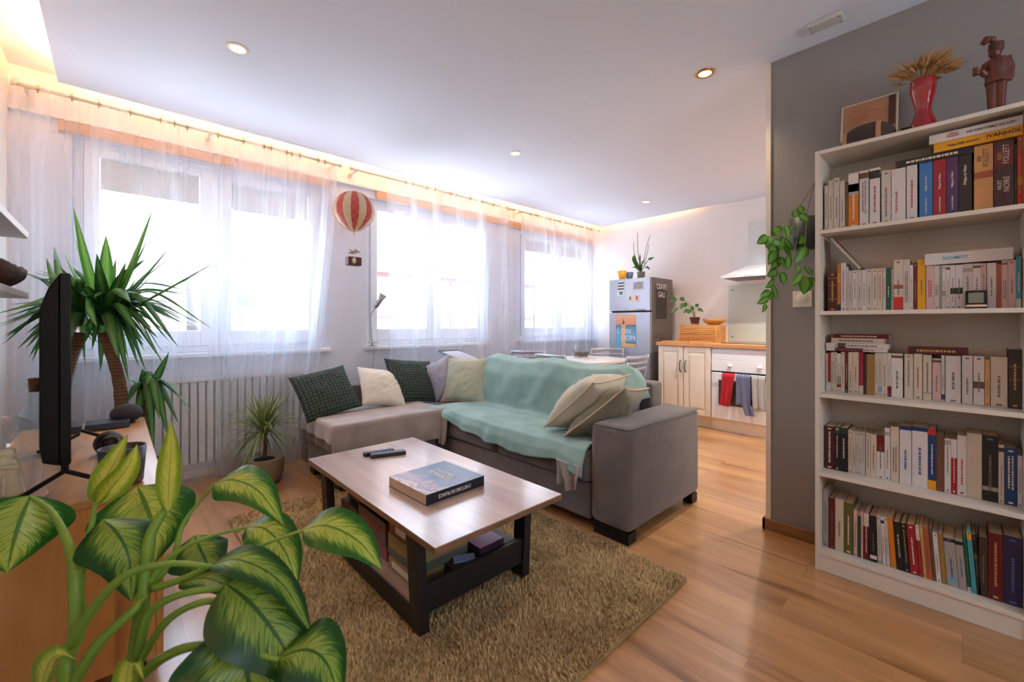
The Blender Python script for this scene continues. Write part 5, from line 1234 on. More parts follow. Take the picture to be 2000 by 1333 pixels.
MB().box(-d - .0006, -d, -w * .5, w * .5, -h * .85, -h * .4).build('green_figure', pm('teal_print', rgb(60, 120, 104), 0.5), t)
t, w, h, d = magnet('drawing_magnet', 'cream card with small red and brown drawings below the photo magnet', 1228, 1249, 576, 590, pm('cream_card', rgb(230, 222, 200), 0.5))
MB().box(-d - .0006, -d, -w * .7, -w * .35, -h * .5, h * .6).build('red_drawing', pm('crimson_print', rgb(170, 60, 90), 0.5), t)
MB().box(-d - .0006, -d, w * .55, w * .85, -h * .4, h * .5).build('brown_drawing', pm('brown_print', rgb(110, 84, 66), 0.5), t)
# city poster
ya, yb = yat(1242, fx), yat(1203, fx); zt, zb_ = zat(615, fx, 2.9), zat(679, fx, 2.9)
t = thing('travel_poster', 'orange and blue travel poster reading LONDON on the fridge door', 'poster', (fx, (ya + yb) / 2, (zt + zb_) / 2)); w, h = (yb - ya) / 2, (zt - zb_) / 2
m, nt, b = newmat('poster_print'); N = nt.nodes; L = nt.links; tc = N.new('ShaderNodeTexCoord'); sp = N.new('ShaderNodeSeparateXYZ'); L.new(tc.outputs['Generated'], sp.inputs[0])
nz_ = N.new('ShaderNodeTexNoise'); nz_.inputs['Scale'].default_value = 9; L.new(tc.outputs['Generated'], nz_.inputs['Vector'])
ad = N.new('ShaderNodeMath'); ad.operation = 'MULTIPLY_ADD'; ad.inputs[1].default_value = 0.12; L.new(nz_.outputs[0], ad.inputs[0]); L.new(sp.outputs[2], ad.inputs[2])
rp = N.new('ShaderNodeValToRGB'); e = rp.color_ramp.elements; e[0].position = 0; e[0].color = (*rgb(104, 168, 206), 1); e[1].position = 1; e[1].color = (*rgb(236, 176, 140), 1)
for p_, c_ in ((0.5, (110, 170, 200)), (0.70, (84, 146, 172)), (0.735, (60, 96, 110)), (0.75, (226, 150, 112)), (0.9, (232, 162, 120))): k_ = e.new(p_); k_.color = (*rgb(*c_), 1)
L.new(ad.outputs[0], rp.inputs[0]); L.new(rp.outputs[0], b.inputs['Base Color'])
MB().box(-.0015, 0, -w, w, -h, h).build('sheet', m, t)
m_tan = pm('poster_tan', rgb(222, 178, 120), 0.6)
MB().box(-.0022, -.0016, w * .02, w * .42, -h * .98, h * .42).box(-.0022, -.0016, -w * .95, w * .02, -h * .98, -h * .76).build('clock_tower', m_tan, t)
tw = MB().box(-.0030, -.0023, w * .12, w * .32, h * .42, h * .5); tw.prism([(w * .14, h * .5), (w * .22, h * .78), (w * .30, h * .5)], -.0030, -.0023, 'x'); tw.build('tower_spire', pm('spire_dark', rgb(74, 70, 76), 0.6), t)
bz = MB()
for k in range(7): bz.box(-.0022, -.0016, -w * .95 + k * w * .137, -w * .95 + k * w * .137 + w * .08, -h * .76, -h * .66)
bz.build('bridge', pm('spire_dark', (0, 0, 0)), t)
for s_, y_, z_ in (('L', .72, -.02), ('O', .22, -.02), ('N', -.30, -.02), ('D', .22, -.42), ('O', -.25, -.42), ('N', -.74, -.42)):
    text('letter', s_, h * .42, frame3((-.0032, w * y_, h * z_), (0, -1, 0), (0, 0, 1)), mwh, t)
# long picture on the fridge side
ys = FY0 - 0.0008; xa, xb = 4.918, 5.155
za, zc = 1.66, 1.20
a_ = at(1279, 570, Y=ys); b_ = at(1303, 620, Y=ys); z1 = at(1290, 557, Y=ys).z; z0 = at(1290, 625, Y=ys).z
t = thing('tall_picture', 'tall dark framed print with white words stuck to the fridge side', 'picture', ((a_.x + b_.x) / 2, ys, (z0 + z1) / 2)); w, h = (b_.x - a_.x) / 2, (z1 - z0) / 2
MB().box(-w, w, -.004, 0, -h, h).build('frame', m_steeld, t)
MB().box(-w * .87, w * .87, -.0052, -.0041, -h * .95, h * .95).build('print', pm('dark_print', rgb(52, 44, 42), 0.4, var=0.5, scale=9), t)
text('title', 'CRAVE\nGALI', w * .62, frame3((0, -.0056, h * .66), (1, 0, 0), (0, 0, 1)), mwh, t, bold=0.002, sx=0.85)
# pots and orchid on the fridge
def cuppot(px, py, lab, c, r, hh, X=4.9):
    p = at(px, py, X=X); t = thing('flower_pot', lab, 'flower pot', (X, p.y, FZ + 0.0005))
    MB().lathe([(r * .68, 0), (r, hh), (r * .93, hh), (r * .62, 0.008), (0.001, 0.007)], n=32, close=False).lathe([(r * .68, 0), (0.001, 0)], n=32, close=False).build('body', c, t, smooth=True)
cuppot(1215, 545, 'empty yellow flower pot on the fridge', pm('yellow_glaze', rgb(236, 168, 30), 0.35), .060, .115, 4.84)
cuppot(1229, 545, 'blue flower pot half hidden behind the yellow one on the fridge', pm('blue_glaze', rgb(80, 112, 168), 0.35), .056, .105, 4.97)
p = at(1252, 540, X=4.98); t = thing('orchid', 'orchid without flowers in a grey and white pot on the fridge', 'houseplant', (4.98, p.y, FZ + 0.0005)); B = Vector(t.location)
MB().lathe([(0.042, 0), (0.054, 0.10), (0.050, 0.10), (0.04, 0.09)], n=30).build('pot', pm('orchid_pot', rgb(150, 146, 140), 0.4), t, smooth=True)
for (tx, ty), (mx_, my_), wd in [((1238, 497), (1239, 508), .055), ((1250, 496), (1250, 508), .03), ((1278, 503), (1266, 509), .045), ((1234, 523), (1242, 522), .03), ((1270, 528), (1262, 522), .035), ((1259, 505), (1255, 514), .03)]:
    q = Vector((0, 0, .10)); m_ = at(mx_, my_, s=5.28) - B; tp = at(tx, ty, s=5.28) - B
    mb = MB(); leaf(mb, [q, m_, tp], wd, Vector((0, 0, 1)) + VR, 'ovate', .25, 0, 12, 4); mb.build('leaf', m_kleaf, t, smooth=True)
stm = MB(); m_twig = pm('dry_stem', rgb(104, 92, 78), 0.7)
for P_ in ([(1250, 520), (1246, 490), (1245, 455)], [(1256, 515), (1262, 485), (1270, 458)], [(1258, 515), (1264, 495), (1267, 478)], [(1245, 515), (1238, 490), (1238, 473)]):
    stm.tube(bez([at(x, y, s=5.26) - B for x, y in P_], 10), 0.004, 6)
stm.build('flower_stem', m_twig, t, smooth=True)

# ================================================================== DINING TABLE AND CHAIRS
m_alu = pm('silver_tube', rgb(186, 190, 198), 0.3, metal=0.6); m_dt = wood('pale_table', rgb(214, 196, 176), rgb(234, 220, 204), 'X', 0.8, rough=0.3, coat=0.3)
dt = thing('dining_table', 'oval pale dining table behind the sofa back', 'dining table', (3.90, 2.96, 0))
DA, DB, DR = 0.52, 0.42, radians(12)
def ell(s, n=64): return [(DA * s * abs(cos(2 * pi * k / n)) ** .8 * math.copysign(1, cos(2 * pi * k / n)), DB * s * abs(sin(2 * pi * k / n)) ** .8 * math.copysign(1, sin(2 * pi * k / n))) for k in range(n)]
MB().prism(ell(1.0), 0.717, 0.742).build('tabletop', m_dt, dt, bevel=0.003)
MB().prism(ell(.82), 0.66, 0.7165).build('apron', m_alu, dt)
for x in (-.24, .24):
    for y in (-.18, .18): MB().tube([(x, y, 0.002), (x, y, 0.66)], 0.022, 14).build('leg', m_alu, dt, smooth=True)
p = at(1129, 693, Z=0.742)
t = thing('place_mat', 'thin pale round mat under the glass bowl on the dining table', 'place mat', (4.06, 3.10, 0.7425)); MB().lathe([(0.17, 0), (0.17, 0.003)], n=40).build('mat', pm('mat_cloth', rgb(206, 196, 186), 0.8), t)
pbw = Vector((4.08, 3.13, 0.746))
t = thing('glass_bowl', 'round clear glass fishbowl on the dining table', 'glass bowl', pbw)
gp = [(0.001, 0.002), (0.06, 0.002), (0.085, 0.012), (0.118, 0.06), (0.122, 0.09), (0.110, 0.13), (0.085, 0.163), (0.088, 0.17)]
MB().lathe(gp, n=40, close=False).build('bowl', glass('bowl_glass', (0.93, 0.95, 0.97), 1.8), t, smooth=True)
t = MB(); rnd = random.Random(3)
for k in range(150):
    a = rnd.uniform(0, 2 * pi); z = rnd.uniform(0.012, 0.06); rr = (0.075 + 0.5 * (z - 0.01)) * math.sqrt(rnd.random()); t.ball((rr * cos(a), rr * sin(a), z), rnd.uniform(.007, .013), 5, (1, .8, .7))
tag(t.build('pebbles', pm('pebble_mix', rgb(122, 100, 86), 0.7, var=0.6, scale=40), smooth=True, loc=pbw), 'brown and grey pebbles filling the glass bowl', 'pebbles', kind='stuff')
def chair():
    c = thing('dining_chair', '', 'chair')
    W = 0.20
    MB().box(-W, W, -0.19, 0.20, 0.44, 0.462).build('seat', pm('seat_pad', rgb(170, 172, 180), 0.6), c, bevel=0.01)
    for s in (-1, 1):
        MB().tube([(s * W, 0.2, 0.001), (s * W, 0.2, 0.44)], 0.011, 10).build('leg', m_alu, c, smooth=True)
        MB().tube(bez([(s * W, -0.24, 0.001), (s * W, -0.20, 0.44), (s * W, -0.235, 0.68), (s * W, -0.27, 0.86)], 12), 0.011, 10).build('leg', m_alu, c, smooth=True)
    for z, y, tk in ((0.845, -.268, .018), (0.785, -.255, .012), (0.725, -.243, .012)):
        MB().grid(lambda u, v, z=z, y=y, tk=tk: Vector(((u - .5) * 2 * W, y - 0.035 * (1 - (2 * u - 1) ** 2), z + (v - .5) * 2 * tk)), 16, 3).build('back_slat', m_alu, c, smooth=True, solid=0.008)
    return c
ch = chair()
spots = [((3.22, 2.72), (1044, 691), (1108, 695), 'silver-tubed chair whose back stands just behind the mint throw'), ]
def put(o, pa, pb_, lab, za=0.86):
    A, B = at(*pa, Z=za), at(*pb_, Z=za)
def place(o, x, y, rz, lab):
    o.location = (x, y, 0); o.scale = (1, 1, 0.965); o.rotation_euler = (0, 0, rz); o['label'] = lab; o['group'] = 'silver dining chairs around the oval table'
place(ch, 3.52, 2.89, radians(-90), 'silver slat-back chair pushed under the left near side of the dining table')
place(dup(ch), 3.73, 3.58, radians(-61), 'silver slat-back chair at the window side of the dining table, left of the glass bowl')
place(dup(ch), 4.38, 2.90, radians(136), 'silver slat-back chair between the glass bowl and the fridge')
place(dup(ch), 3.76, 2.46, radians(0), 'silver slat-back chair nearest the kitchen cabinet')
# ================================================================== BOOKCASE
m_shelf = pm('bookcase_white', rgb(216, 206, 192), 0.5, var=0.02)
SX0, SX1 = 2.388, 2.644
SY0, SY1 = -0.172, 0.472                     # ends of the bookcase
ZS = [0.093, 0.458, 0.824, 1.207, 1.583]     # tops of the shelves, lowest first
bc = thing('bookcase', 'tall white bookcase full of books against the grey wall', 'bookcase')
for y in (SY1 - 0.017, SY0): MB().box(SX0, SX1, y, y + 0.017, 0.001, 1.953).build('side_panel', m_shelf, bc, bevel=0.0012)
MB().box(SX0, SX1, SY0 + 0.0172, SY1 - 0.0172, 1.936, 1.9528).build('top_board', m_shelf, bc, bevel=0.0012)
for z in ZS: MB().box(SX0 + 0.001, SX1 - 0.004, SY0 + 0.0172, SY1 - 0.0172, z - 0.018, z).build('shelf', m_shelf, bc, bevel=0.0012)
MB().box(SX0 + 0.006, SX0 + 0.022, SY0 + 0.0172, SY1 - 0.0172, 0.001, 0.0745).build('plinth', m_shelf, bc)
MB().box(SX1 - 0.004, SX1, SY0 + 0.0172, SY1 - 0.0172, 0.02, 1.935).build('back_panel', m_shelf, bc)

BC = {'white': (214, 206, 200), 'cream': (206, 190, 170), 'offw': (200, 190, 180), 'grey': (160, 154, 146), 'red': (158, 24, 30), 'dred': (104, 20, 26), 'maroon': (78, 18, 22), 'orange': (206, 120, 30),
      'yellow': (224, 156, 20), 'blue': (36, 112, 176), 'dblue': (20, 56, 108), 'navy': (30, 32, 74), 'purple': (72, 44, 92), 'black': (26, 24, 26), 'green': (24, 88, 62), 'olive': (92, 88, 40), 'teal': (60, 150, 164),
      'tan': (214, 158, 96), 'brown': (100, 70, 50), 'plum': (66, 34, 42), 'ochre': (150, 116, 58), 'cyan': (60, 164, 184), 'vred': (196, 40, 28), 'pink': (208, 172, 164), 'dbrown': (64, 48, 38), 'lblue': (120, 160, 190), 'rust': (168, 86, 50), 'crim': (150, 20, 44), 'dgreen': (40, 60, 48)}
def bm_(c): return pm('book_' + c, rgb(*[int(q * .97) for q in BC[c]]), 0.42, var=0.05, scale=20)
m_ink = pm('ink_dark', rgb(112, 102, 98), 0.6); m_inkk = pm('ink_black', rgb(34, 28, 26), 0.6); m_inkc = pm('ink_cyan', rgb(90, 170, 190), 0.6); m_inkw = pm('ink_light', rgb(214, 206, 190), 0.6); m_inkr = pm('ink_red', rgb(168, 60, 60), 0.6); m_inkg = pm('ink_gold', rgb(196, 156, 84), 0.5); m_inkb = pm('ink_blue', rgb(70, 90, 150), 0.6)
INK = {'d': m_ink, 'w': m_inkw, 'r': m_inkr, 'g': m_inkg, 'b': m_inkb, 'k': m_inkk, 'c': m_inkc}
ORD = ['first', 'second', 'third', 'fourth', 'fifth', 'sixth', 'seventh', 'eighth', 'ninth', 'tenth', 'eleventh', 'twelfth', 'thirteenth', 'fourteenth', 'fifteenth', 'sixteenth', 'seventeenth', 'eighteenth', 'nineteenth', 'twentieth'] 
ORD += ['twenty-' + x for x in ORD[:9]] + ['thirtieth'] + ['thirty-' + x for x in ORD[:9]]
def dashes(mb, x, y0, y1, z0, z1, seed, rows):
    """small unreadable print running up a spine"""
    rnd = random.Random(seed); w = (y1 - y0) / (rows * 2 + 1)
    for r in range(rows):
        y = y0 + w * (2 * r + 1); z = z0 + (z1 - z0) * rnd.uniform(0, .1)
        while z < z1 - 0.004:
            l = rnd.uniform(0.003, 0.011); z2 = min(z + l, z1); mb.box(x - 0.0004, x, y, y + w, z, z2); z = z2 + rnd.uniform(0.0015, 0.004)
def book(y0, y1, z0, z1, X, depth, col, label, group, bands=(), ink='d', rows=1, seed=0, tilt=0.0, title=None):
    """upright book: its spine faces the room (-X), y0..y1 wide"""
    w = (y1 - y0) / 2; h = z1 - z0; yc = (y0 + y1) / 2 - h / 2 * sin(abs(tilt))
    t = thing('book', label, 'book', (X, yc, z0), group=group); t.rotation_euler = (tilt, 0, 0)
    cv = bm_(col); c = 0.0012
    mb = MB().box(0, 0.0014, -w, w, 0, h).box(0.0014, depth, -w, -w + c, 0, h).box(0.0014, depth, w - c, w, 0, h)
    mb.build('cover', cv, t)
    MB().box(0.0016, depth - 0.003, -w + c, w - c, 0.0015, h - 0.002).build('page_block', m_pages, t)
    for (a, b, cc) in bands:
        MB().box(-0.0005, 0, -w, w, h * a, h * b).build('spine_band', bm_(cc), t)
    if title:
        for (s, size, zc, yy, ik, sx) in title:
            text('title', s, size, frame3((-0.0009, w * yy, h * zc), (0, 0, 1), (0, 1, 0)), INK[ik], t, sx=sx, extrude=0.0002, bold=0.0002)
    elif rows:
        mb = MB(); rnd = random.Random(seed * 7 + 1); a = rnd.uniform(.12, .3); b = rnd.uniform(.55, .9)
        dashes(mb, -0.0006, -w * (.28 + .22 * rows), w * (.28 + .22 * rows), h * a, h * b, seed, rows)
        mb.build('lettering', INK[ik_(ink)], t)
        if rnd.random() < 0.6: MB().box(-0.0009, -0.0002, -w * .35, w * .35, h * .03, h * .06).build('publisher_mark', INK[ik_(ink)], t)
        if rnd.random() < 0.4: MB().box(-0.0009, -0.0002, -w * .35, w * .35, h * .93, h * .96).build('spine_emblem', INK[ik_(ink)], t)
    return t
def ik_(k): return k if k in INK else 'd'
def row(table, X, zs, ox, oy, sc, shelfname, group, depth=0.125, tilt=None, ymax=SY1 - 0.0185, ymin=SY0 + 0.0185):
    prev = ymax; lst = []
    for i, e in enumerate(table):
        cx0, cx1, cy, col, desc = e[:5]; kw = e[5] if len(e) > 5 else {}
        y1 = min(yat(ox + cx0 / sc, X), prev - 0.0006); y0 = yat(ox + cx1 / sc, X); y0 = max(y0, ymin)
        if y1 - y0 < 0.0035: y0 = y1 - 0.0035
        z1 = zat(oy + cy / sc, X, y1)
        tl = tilt(i) if tilt else 0.0
        book(y0, y1, zs + 0.0008, z1, X, depth, col, desc + ', ' + ORD[i] + ' from the left on the ' + shelfname + ' shelf', group, seed=i + int(zs * 100), tilt=tl, **kw)
        prev = y0; lst.append((y0, y1, z1))
    return lst
W2 = dict(rows=2)
PDV = lambda a, ik='w': dict(title=[('Philippe de Villiers', 0.0085, .62, 0, ik, 1.0), (a, 0.0075, .22, 0, ik, .9)])
R1 = [(100, 133, 700, 'offw', 'thin off-white book'), (137, 183, 650, 'cream', 'thin cream book'), (187, 240, 628, 'offw', 'pinkish white book taller than its neighbours', dict(rows=1)), (245, 293, 655, 'offw', 'thin pinkish white book with small print'),
      (297, 325, 665, 'brown', 'thin brown book'), (328, 424, 585, 'orange', 'orange book with grey picture and white top', dict(bands=[(.66, 1, 'white'), (.6, .8, 'grey')], ink='w')),
      (434, 520, 562, 'white', 'white book with tiny brown portrait', dict(bands=[(.86, .96, 'brown')], rows=2)), (530, 628, 540, 'white', 'white book with black and white portrait', dict(bands=[(.82, .96, 'black')], ink='r')),
      (642, 732, 562, 'offw', 'off-white book with one large grey word'), (738, 872, 545, 'white', 'white book titled Charles de Foucauld', dict(title=[('Charles de Foucauld', 0.0115, .38, .3, 'r', .95)])),
      (882, 983, 512, 'white', 'white book with faint red print', dict(ink='r')), (1003, 1130, 480, 'blue', 'bright blue book with white lettering', PDV('Le roman de Saint Louis')), (1137, 1257, 460, 'crim', 'dark red book with white lettering', PDV('Le roman de Charette')),
      (1262, 1372, 435, 'purple', 'purple book with white lettering', PDV('Le roman de Jeanne')), (1378, 1500, 415, 'black', 'black book with white and gold lettering', dict(title=[('Philippe de Villiers', 0.0105, .66, 0, 'w', 1)])),
      (1525, 1705, 325, 'tan', 'thick tan illustrated book', dict(bands=[(.50, .60, 'rust')], title=[('KEN', 0.016, .80, .45, 'k', .7), ('FOLLETT', 0.022, .80, -.25, 'd', .8)])), (1712, 1905, 285, 'plum', 'thick dark plum book with white title',
       dict(bands=[(.62, .9, 'dred')], title=[('KEN', 0.017, .78, .4, 'g', .8), ('FOLLETT', 0.022, .80, -.25, 'w', .85), ('NUIT', .016, .36, .4, 'w', 1), ('NOIRE', .022, .36, -.3, 'w', .9)])), (1912, 1930, 300, 'black', 'very thin black book'), (1936, 2040, 220, 'vred', 'bright red and orange book', dict(bands=[(.74, .97, 'rust'), (.3, .42, 'orange')], ink='g', rows=2))]
row(R1, 2.452, ZS[4], 1590, 220, 4.878, 'top', 'books standing on the top shelf', 0.14)
C = 'cream'; Wt = 'white'; O = 'offw'
R2 = [(130, 220, 455, 'maroon', 'maroon leather bound book', dict(bands=[(.84, .86, 'ochre'), (.66, .68, 'ochre'), (.3, .32, 'ochre')], ink='g')), (222, 250, 372, 'orange', 'thin orange book with dark foot', dict(bands=[(0, .14, 'black'), (.6, .8, 'yellow')])), (255, 305, 362, Wt, 'tall white paperback'),
      (307, 325, 400, O, 'very thin white paperback'), (327, 362, 435, O, 'slim white paperback'), (365, 412, 432, Wt, 'slim white paperback'), (414, 455, 430, O, 'slim white paperback'), (457, 497, 428, Wt, 'slim white paperback'), (499, 553, 422, O, 'white paperback'), (555, 605, 418, C, 'cream paperback'),
      (607, 650, 415, C, 'cream paperback with brown edge lines', dict(ink='r')), (653, 684, 412, O, 'narrow cream paperback'), (686, 732, 410, 'green', 'dark green book', dict(ink='w')), (735, 757, 420, 'grey', 'very thin grey book'), (757, 848, 332, C, 'cream book with red foot and reddish brushwork', dict(bands=[(0, .26, 'vred'), (.42, .5, 'rust')], ink='d')),
      (850, 912, 330, 'offw', 'grey-white book with tall dark print', dict(rows=2)), (914, 944, 368, Wt, 'white book with green top', dict(bands=[(.97, 1, 'green')])), (948, 982, 360, 'dred', 'narrow dark red book', dict(ink='g')), (985, 1062, 330, 'yellow', 'warm yellow book', dict(ink='d')),
      (1068, 1142, 388, 'pink', 'pinkish cream book under the lying white one', dict(rows=2, ink='r')), (1144, 1192, 388, O, 'grey-cream book under the lying white one', dict(rows=2)), (1194, 1220, 386, 'grey', 'thin grey book'), (1222, 1256, 384, Wt, 'thin white book with small drawing', dict(bands=[(.3, .42, 'grey')])),
      (1258, 1296, 384, Wt, 'white book with a red dot', dict(bands=[(.9, .95, 'red')])), (1298, 1345, 382, Wt, 'white book with square dark photo', dict(bands=[(.34, .48, 'black')])), (1348, 1415, 380, Wt, 'white book with wider dark photo', dict(bands=[(.34, .48, 'black')])), (1417, 1510, 372, O, 'thick white book with small photo', dict(bands=[(.82, .9, 'grey')])),
      (1512, 1590, 368, Wt, 'white book with brownish dot at the top', dict(bands=[(.9, .95, 'brown')])), (1592, 1640, 366, 'pink', 'cream book with a brown edge'), (1647, 1735, 362, Wt, 'plain bright white book'), (1738, 1785, 340, 'rust', 'orange-brown book with black top', dict(bands=[(.93, 1, 'black')])), (1787, 1845, 336, 'pink', 'pale pink book with red dot', dict(bands=[(.9, .95, 'rust')], rows=2)),
      (1847, 1922, 334, 'pink', 'wider pale pink book'), (1924, 1975, 300, 'teal', 'teal book with white foot', dict(bands=[(0, .18, 'white')], ink='w')), (1985, 2040, 232, Wt, 'white and red book', dict(bands=[(.3, .85, 'vred')]))]
r2 = row(R2, 2.468, ZS[3], 1590, 440, 4.878, 'second', 'books standing on the second shelf')
R3 = [(110, 130, 345, C, 'very thin cream book'), (132, 158, 340, Wt, 'slim white book with red upper spine', dict(bands=[(.24, 1, 'red')])), (162, 188, 335, C, 'slim cream book'), (190, 215, 332, C, 'slim cream book'), (217, 255, 345, Wt, 'white book with red and grey foot', dict(bands=[(.12, .2, 'red'), (.2, .4, 'grey')])),
      (258, 292, 330, C, 'cream book'), (296, 322, 325, 'dred', 'slim dark red book with black foot', dict(bands=[(0, .15, 'black')], ink='w')), (325, 368, 332, C, 'cream book'), (370, 425, 330, C, 'cream book with red print', dict(ink='r')), (428, 468, 330, C, 'cream book with crimson upper spine', dict(bands=[(.2, 1, 'crim')])),
      (475, 497, 345, 'plum', 'slim dark plum book', dict(rows=0)), (500, 575, 350, 'ochre', 'worn golden brown old book', dict(rows=0)), (578, 610, 340, C, 'slim cream book'), (612, 645, 340, O, 'off-white book with blue square at its foot', dict(bands=[(.09, .22, 'lblue')])), (647, 698, 342, C, 'cream book with red mark'),
      (700, 735, 342, Wt, 'white book with dark red foot', dict(bands=[(0, .24, 'dred')])), (738, 845, 346, Wt, 'thick white book with round emblem on top', dict(bands=[(.9, .96, 'brown')])), (860, 943, 350, C, 'cream-beige book'), (950, 1030, 348, C, 'cream book with red publisher mark', dict(ink='r')), (1038, 1120, 358, C, 'cream book with black line near the foot', dict(bands=[(.155, .165, 'black')])),
      (1128, 1208, 390, 'pink', 'shorter pinkish cream book with emblem', dict(bands=[(.9, .96, 'brown')])), (1213, 1245, 362, O, 'narrow white book with blue foot', dict(bands=[(.05, .16, 'dblue')])), (1253, 1398, 365, Wt, 'very thick bright white book', dict(rows=1)), (1410, 1510, 365, Wt, 'thick bright white book with two words'),
      (1518, 1622, 370, Wt, 'white book with brown picture on the spine', dict(bands=[(.34, .48, 'brown')])), (1628, 1675, 402, 'tan', 'narrow tan book'), (1683, 1842, 375, C, 'very thick cream book', dict(rows=1)), (1852, 2035, 305, 'dbrown', 'thick dark brown old book with gold lines', dict(bands=[(.48, .49, 'ochre'), (.7, .71, 'ochre')], ink='g'))]
r3 = row(R3, 2.502, ZS[2], 1590, 620, 4.878, 'third', 'books standing on the third shelf', 0.12)
R4 = [(100, 195, 155, 'maroon', 'very dark maroon book', dict(ink='w')), (197, 243, 165, 'black', 'black book with green stripes on top', dict(bands=[(.86, .9, 'green'), (.92, .98, 'olive')], ink='w')), (245, 320, 172, 'black', 'black book with teal stripes on top', dict(bands=[(.86, .98, 'dgreen')], ink='w')), (325, 365, 195, C, 'cream book beside the black ones'),
      (368, 396, 205, O, 'thin cream book'), (398, 423, 208, O, 'thin cream book'), (425, 456, 212, O, 'thin cream book'), (458, 486, 215, O, 'thin off-white book'), (493, 535, 225, C, 'cream book with blue mark'), (538, 595, 235, C, 'cream beige book', dict(ink='r')), (597, 670, 240, Wt, 'white book with red top third', dict(bands=[(.62, 1, 'dred')])),
      (673, 725, 175, Wt, 'tall white book with black drawing', dict(bands=[(.86, .92, 'grey')])), (730, 808, 162, C, 'tall cream book with brown print', dict(rows=2)), (815, 927, 152, Wt, 'thick white book with blue top', dict(bands=[(.93, 1, 'dblue')], ink='b')), (933, 1083, 160, Wt, 'thickest white book with blue top', dict(bands=[(.93, 1, 'dblue')], ink='b')),
      (1085, 1162, 182, 'dblue', 'blue book with red top and yellow foot', dict(bands=[(0, .15, 'yellow'), (.9, 1, 'vred')], ink='w')), (1165, 1240, 238, 'brown', 'dull brown-grey book', dict(ink='r')), (1243, 1303, 275, Wt, 'white book with grey top picture', dict(bands=[(.88, .97, 'grey')])), (1305, 1362, 282, 'red', 'red book with white upper part', dict(bands=[(.66, 1, 'white')], ink='w')),
      (1365, 1452, 245, Wt, 'white book with red and grey print', dict(ink='r')), (1455, 1598, 222, C, 'thick plain cream book', dict(rows=0)), (1602, 1755, 242, 'black', 'thick black book with white ornament', dict(bands=[(.16, .22, 'grey')], ink='d')), (1757, 1810, 335, C, 'narrow cream book with dark band', dict(bands=[(.88, .95, 'dbrown')])),
      (1812, 1937, 362, 'dblue', 'blue book with pale lettering', dict(ink='w', rows=2)), (1940, 1985, 402, Wt, 'narrow white book with green top', dict(bands=[(.93, 1, 'dgreen')])), (1988, 2030, 405, 'black', 'narrow black book')]
r4 = row(R4, 2.476, ZS[1], 1590, 800, 4.878, 'fourth', 'books standing on the fourth shelf', 0.13)
R5 = [(65, 115, 105, 'grey', 'tall pale grey book'), (121, 170, 175, 'dred', 'dark red book'), (172, 240, 182, C, 'cream book with faint title'), (242, 318, 212, 'olive', 'olive green book with white title', dict(ink='w')), (322, 352, 275, 'pink', 'thin pinkish book'), (355, 378, 285, 'dgreen', 'thin dark green book', dict(bands=[(.9, 1, 'grey')])),
      (381, 398, 290, 'pink', 'very thin cream book'), (402, 446, 300, 'dred', 'dark red book with cream top', dict(bands=[(.72, 1, 'cream')], ink='w')), (452, 510, 318, 'black', 'black book with white square at its foot', dict(bands=[(.06, .14, 'white')])), (514, 545, 322, C, 'narrow cream book'), (549, 577, 330, Wt, 'narrow white book with blue mark', dict(bands=[(.86, .92, 'dblue')])),
      (580, 606, 335, O, 'narrow off-white book'), (610, 655, 342, 'orange', 'orange-yellow book', dict(rows=0)), (662, 716, 372, 'black', 'black book', dict(ink='w')), (720, 764, 385, 'black', 'black book with gold lettering', dict(ink='g')), (768, 836, 392, 'red', 'bright dark-red book', dict(ink='w')), (840, 870, 400, 'red', 'narrow red book with white top', dict(bands=[(.7, 1, 'white')])),
      (874, 898, 398, 'tan', 'narrow faded tan book'), (902, 946, 418, 'rust', 'rust brown book', dict(rows=1)), (950, 976, 430, 'brown', 'narrow brown book'), (980, 1018, 462, Wt, 'narrow white book'), (1022, 1064, 470, 'ochre', 'ochre book', dict(rows=0)), (1068, 1160, 490, 'grey', 'thick grey-white book with blue mark', dict(bands=[(.9, .97, 'black'), (.08, .18, 'lblue')], ink='b')),
      (1164, 1226, 510, 'grey', 'grey-white book with dark top', dict(bands=[(.88, .95, 'black')], ink='b')), (1230, 1258, 480, 'green', 'green book with white foot', dict(bands=[(0, .08, 'white')])), (1262, 1300, 440, 'cyan', 'cyan book with yellow top', dict(bands=[(.84, .96, 'yellow')])), (1304, 1338, 480, 'black', 'narrow black book with round emblem', dict(bands=[(.6, .66, 'brown')])),
      (1342, 1412, 492, 'dbrown', 'nearly black book'), (1418, 1538, 458, 'dred', 'thick dark red book with gold print', dict(ink='g')), (1542, 1696, 480, 'navy', 'thick navy blue book', dict(ink='b'))]
def tl5(i): return -radians(min(3.8, 0.7 * (i - 7))) if 7 < i < 27 else 0.0
r5 = row(R5, 2.448, ZS[0], 1590, 930, 4.166, 'lowest', 'books standing on the lowest shelf', 0.14, tilt=tl5)

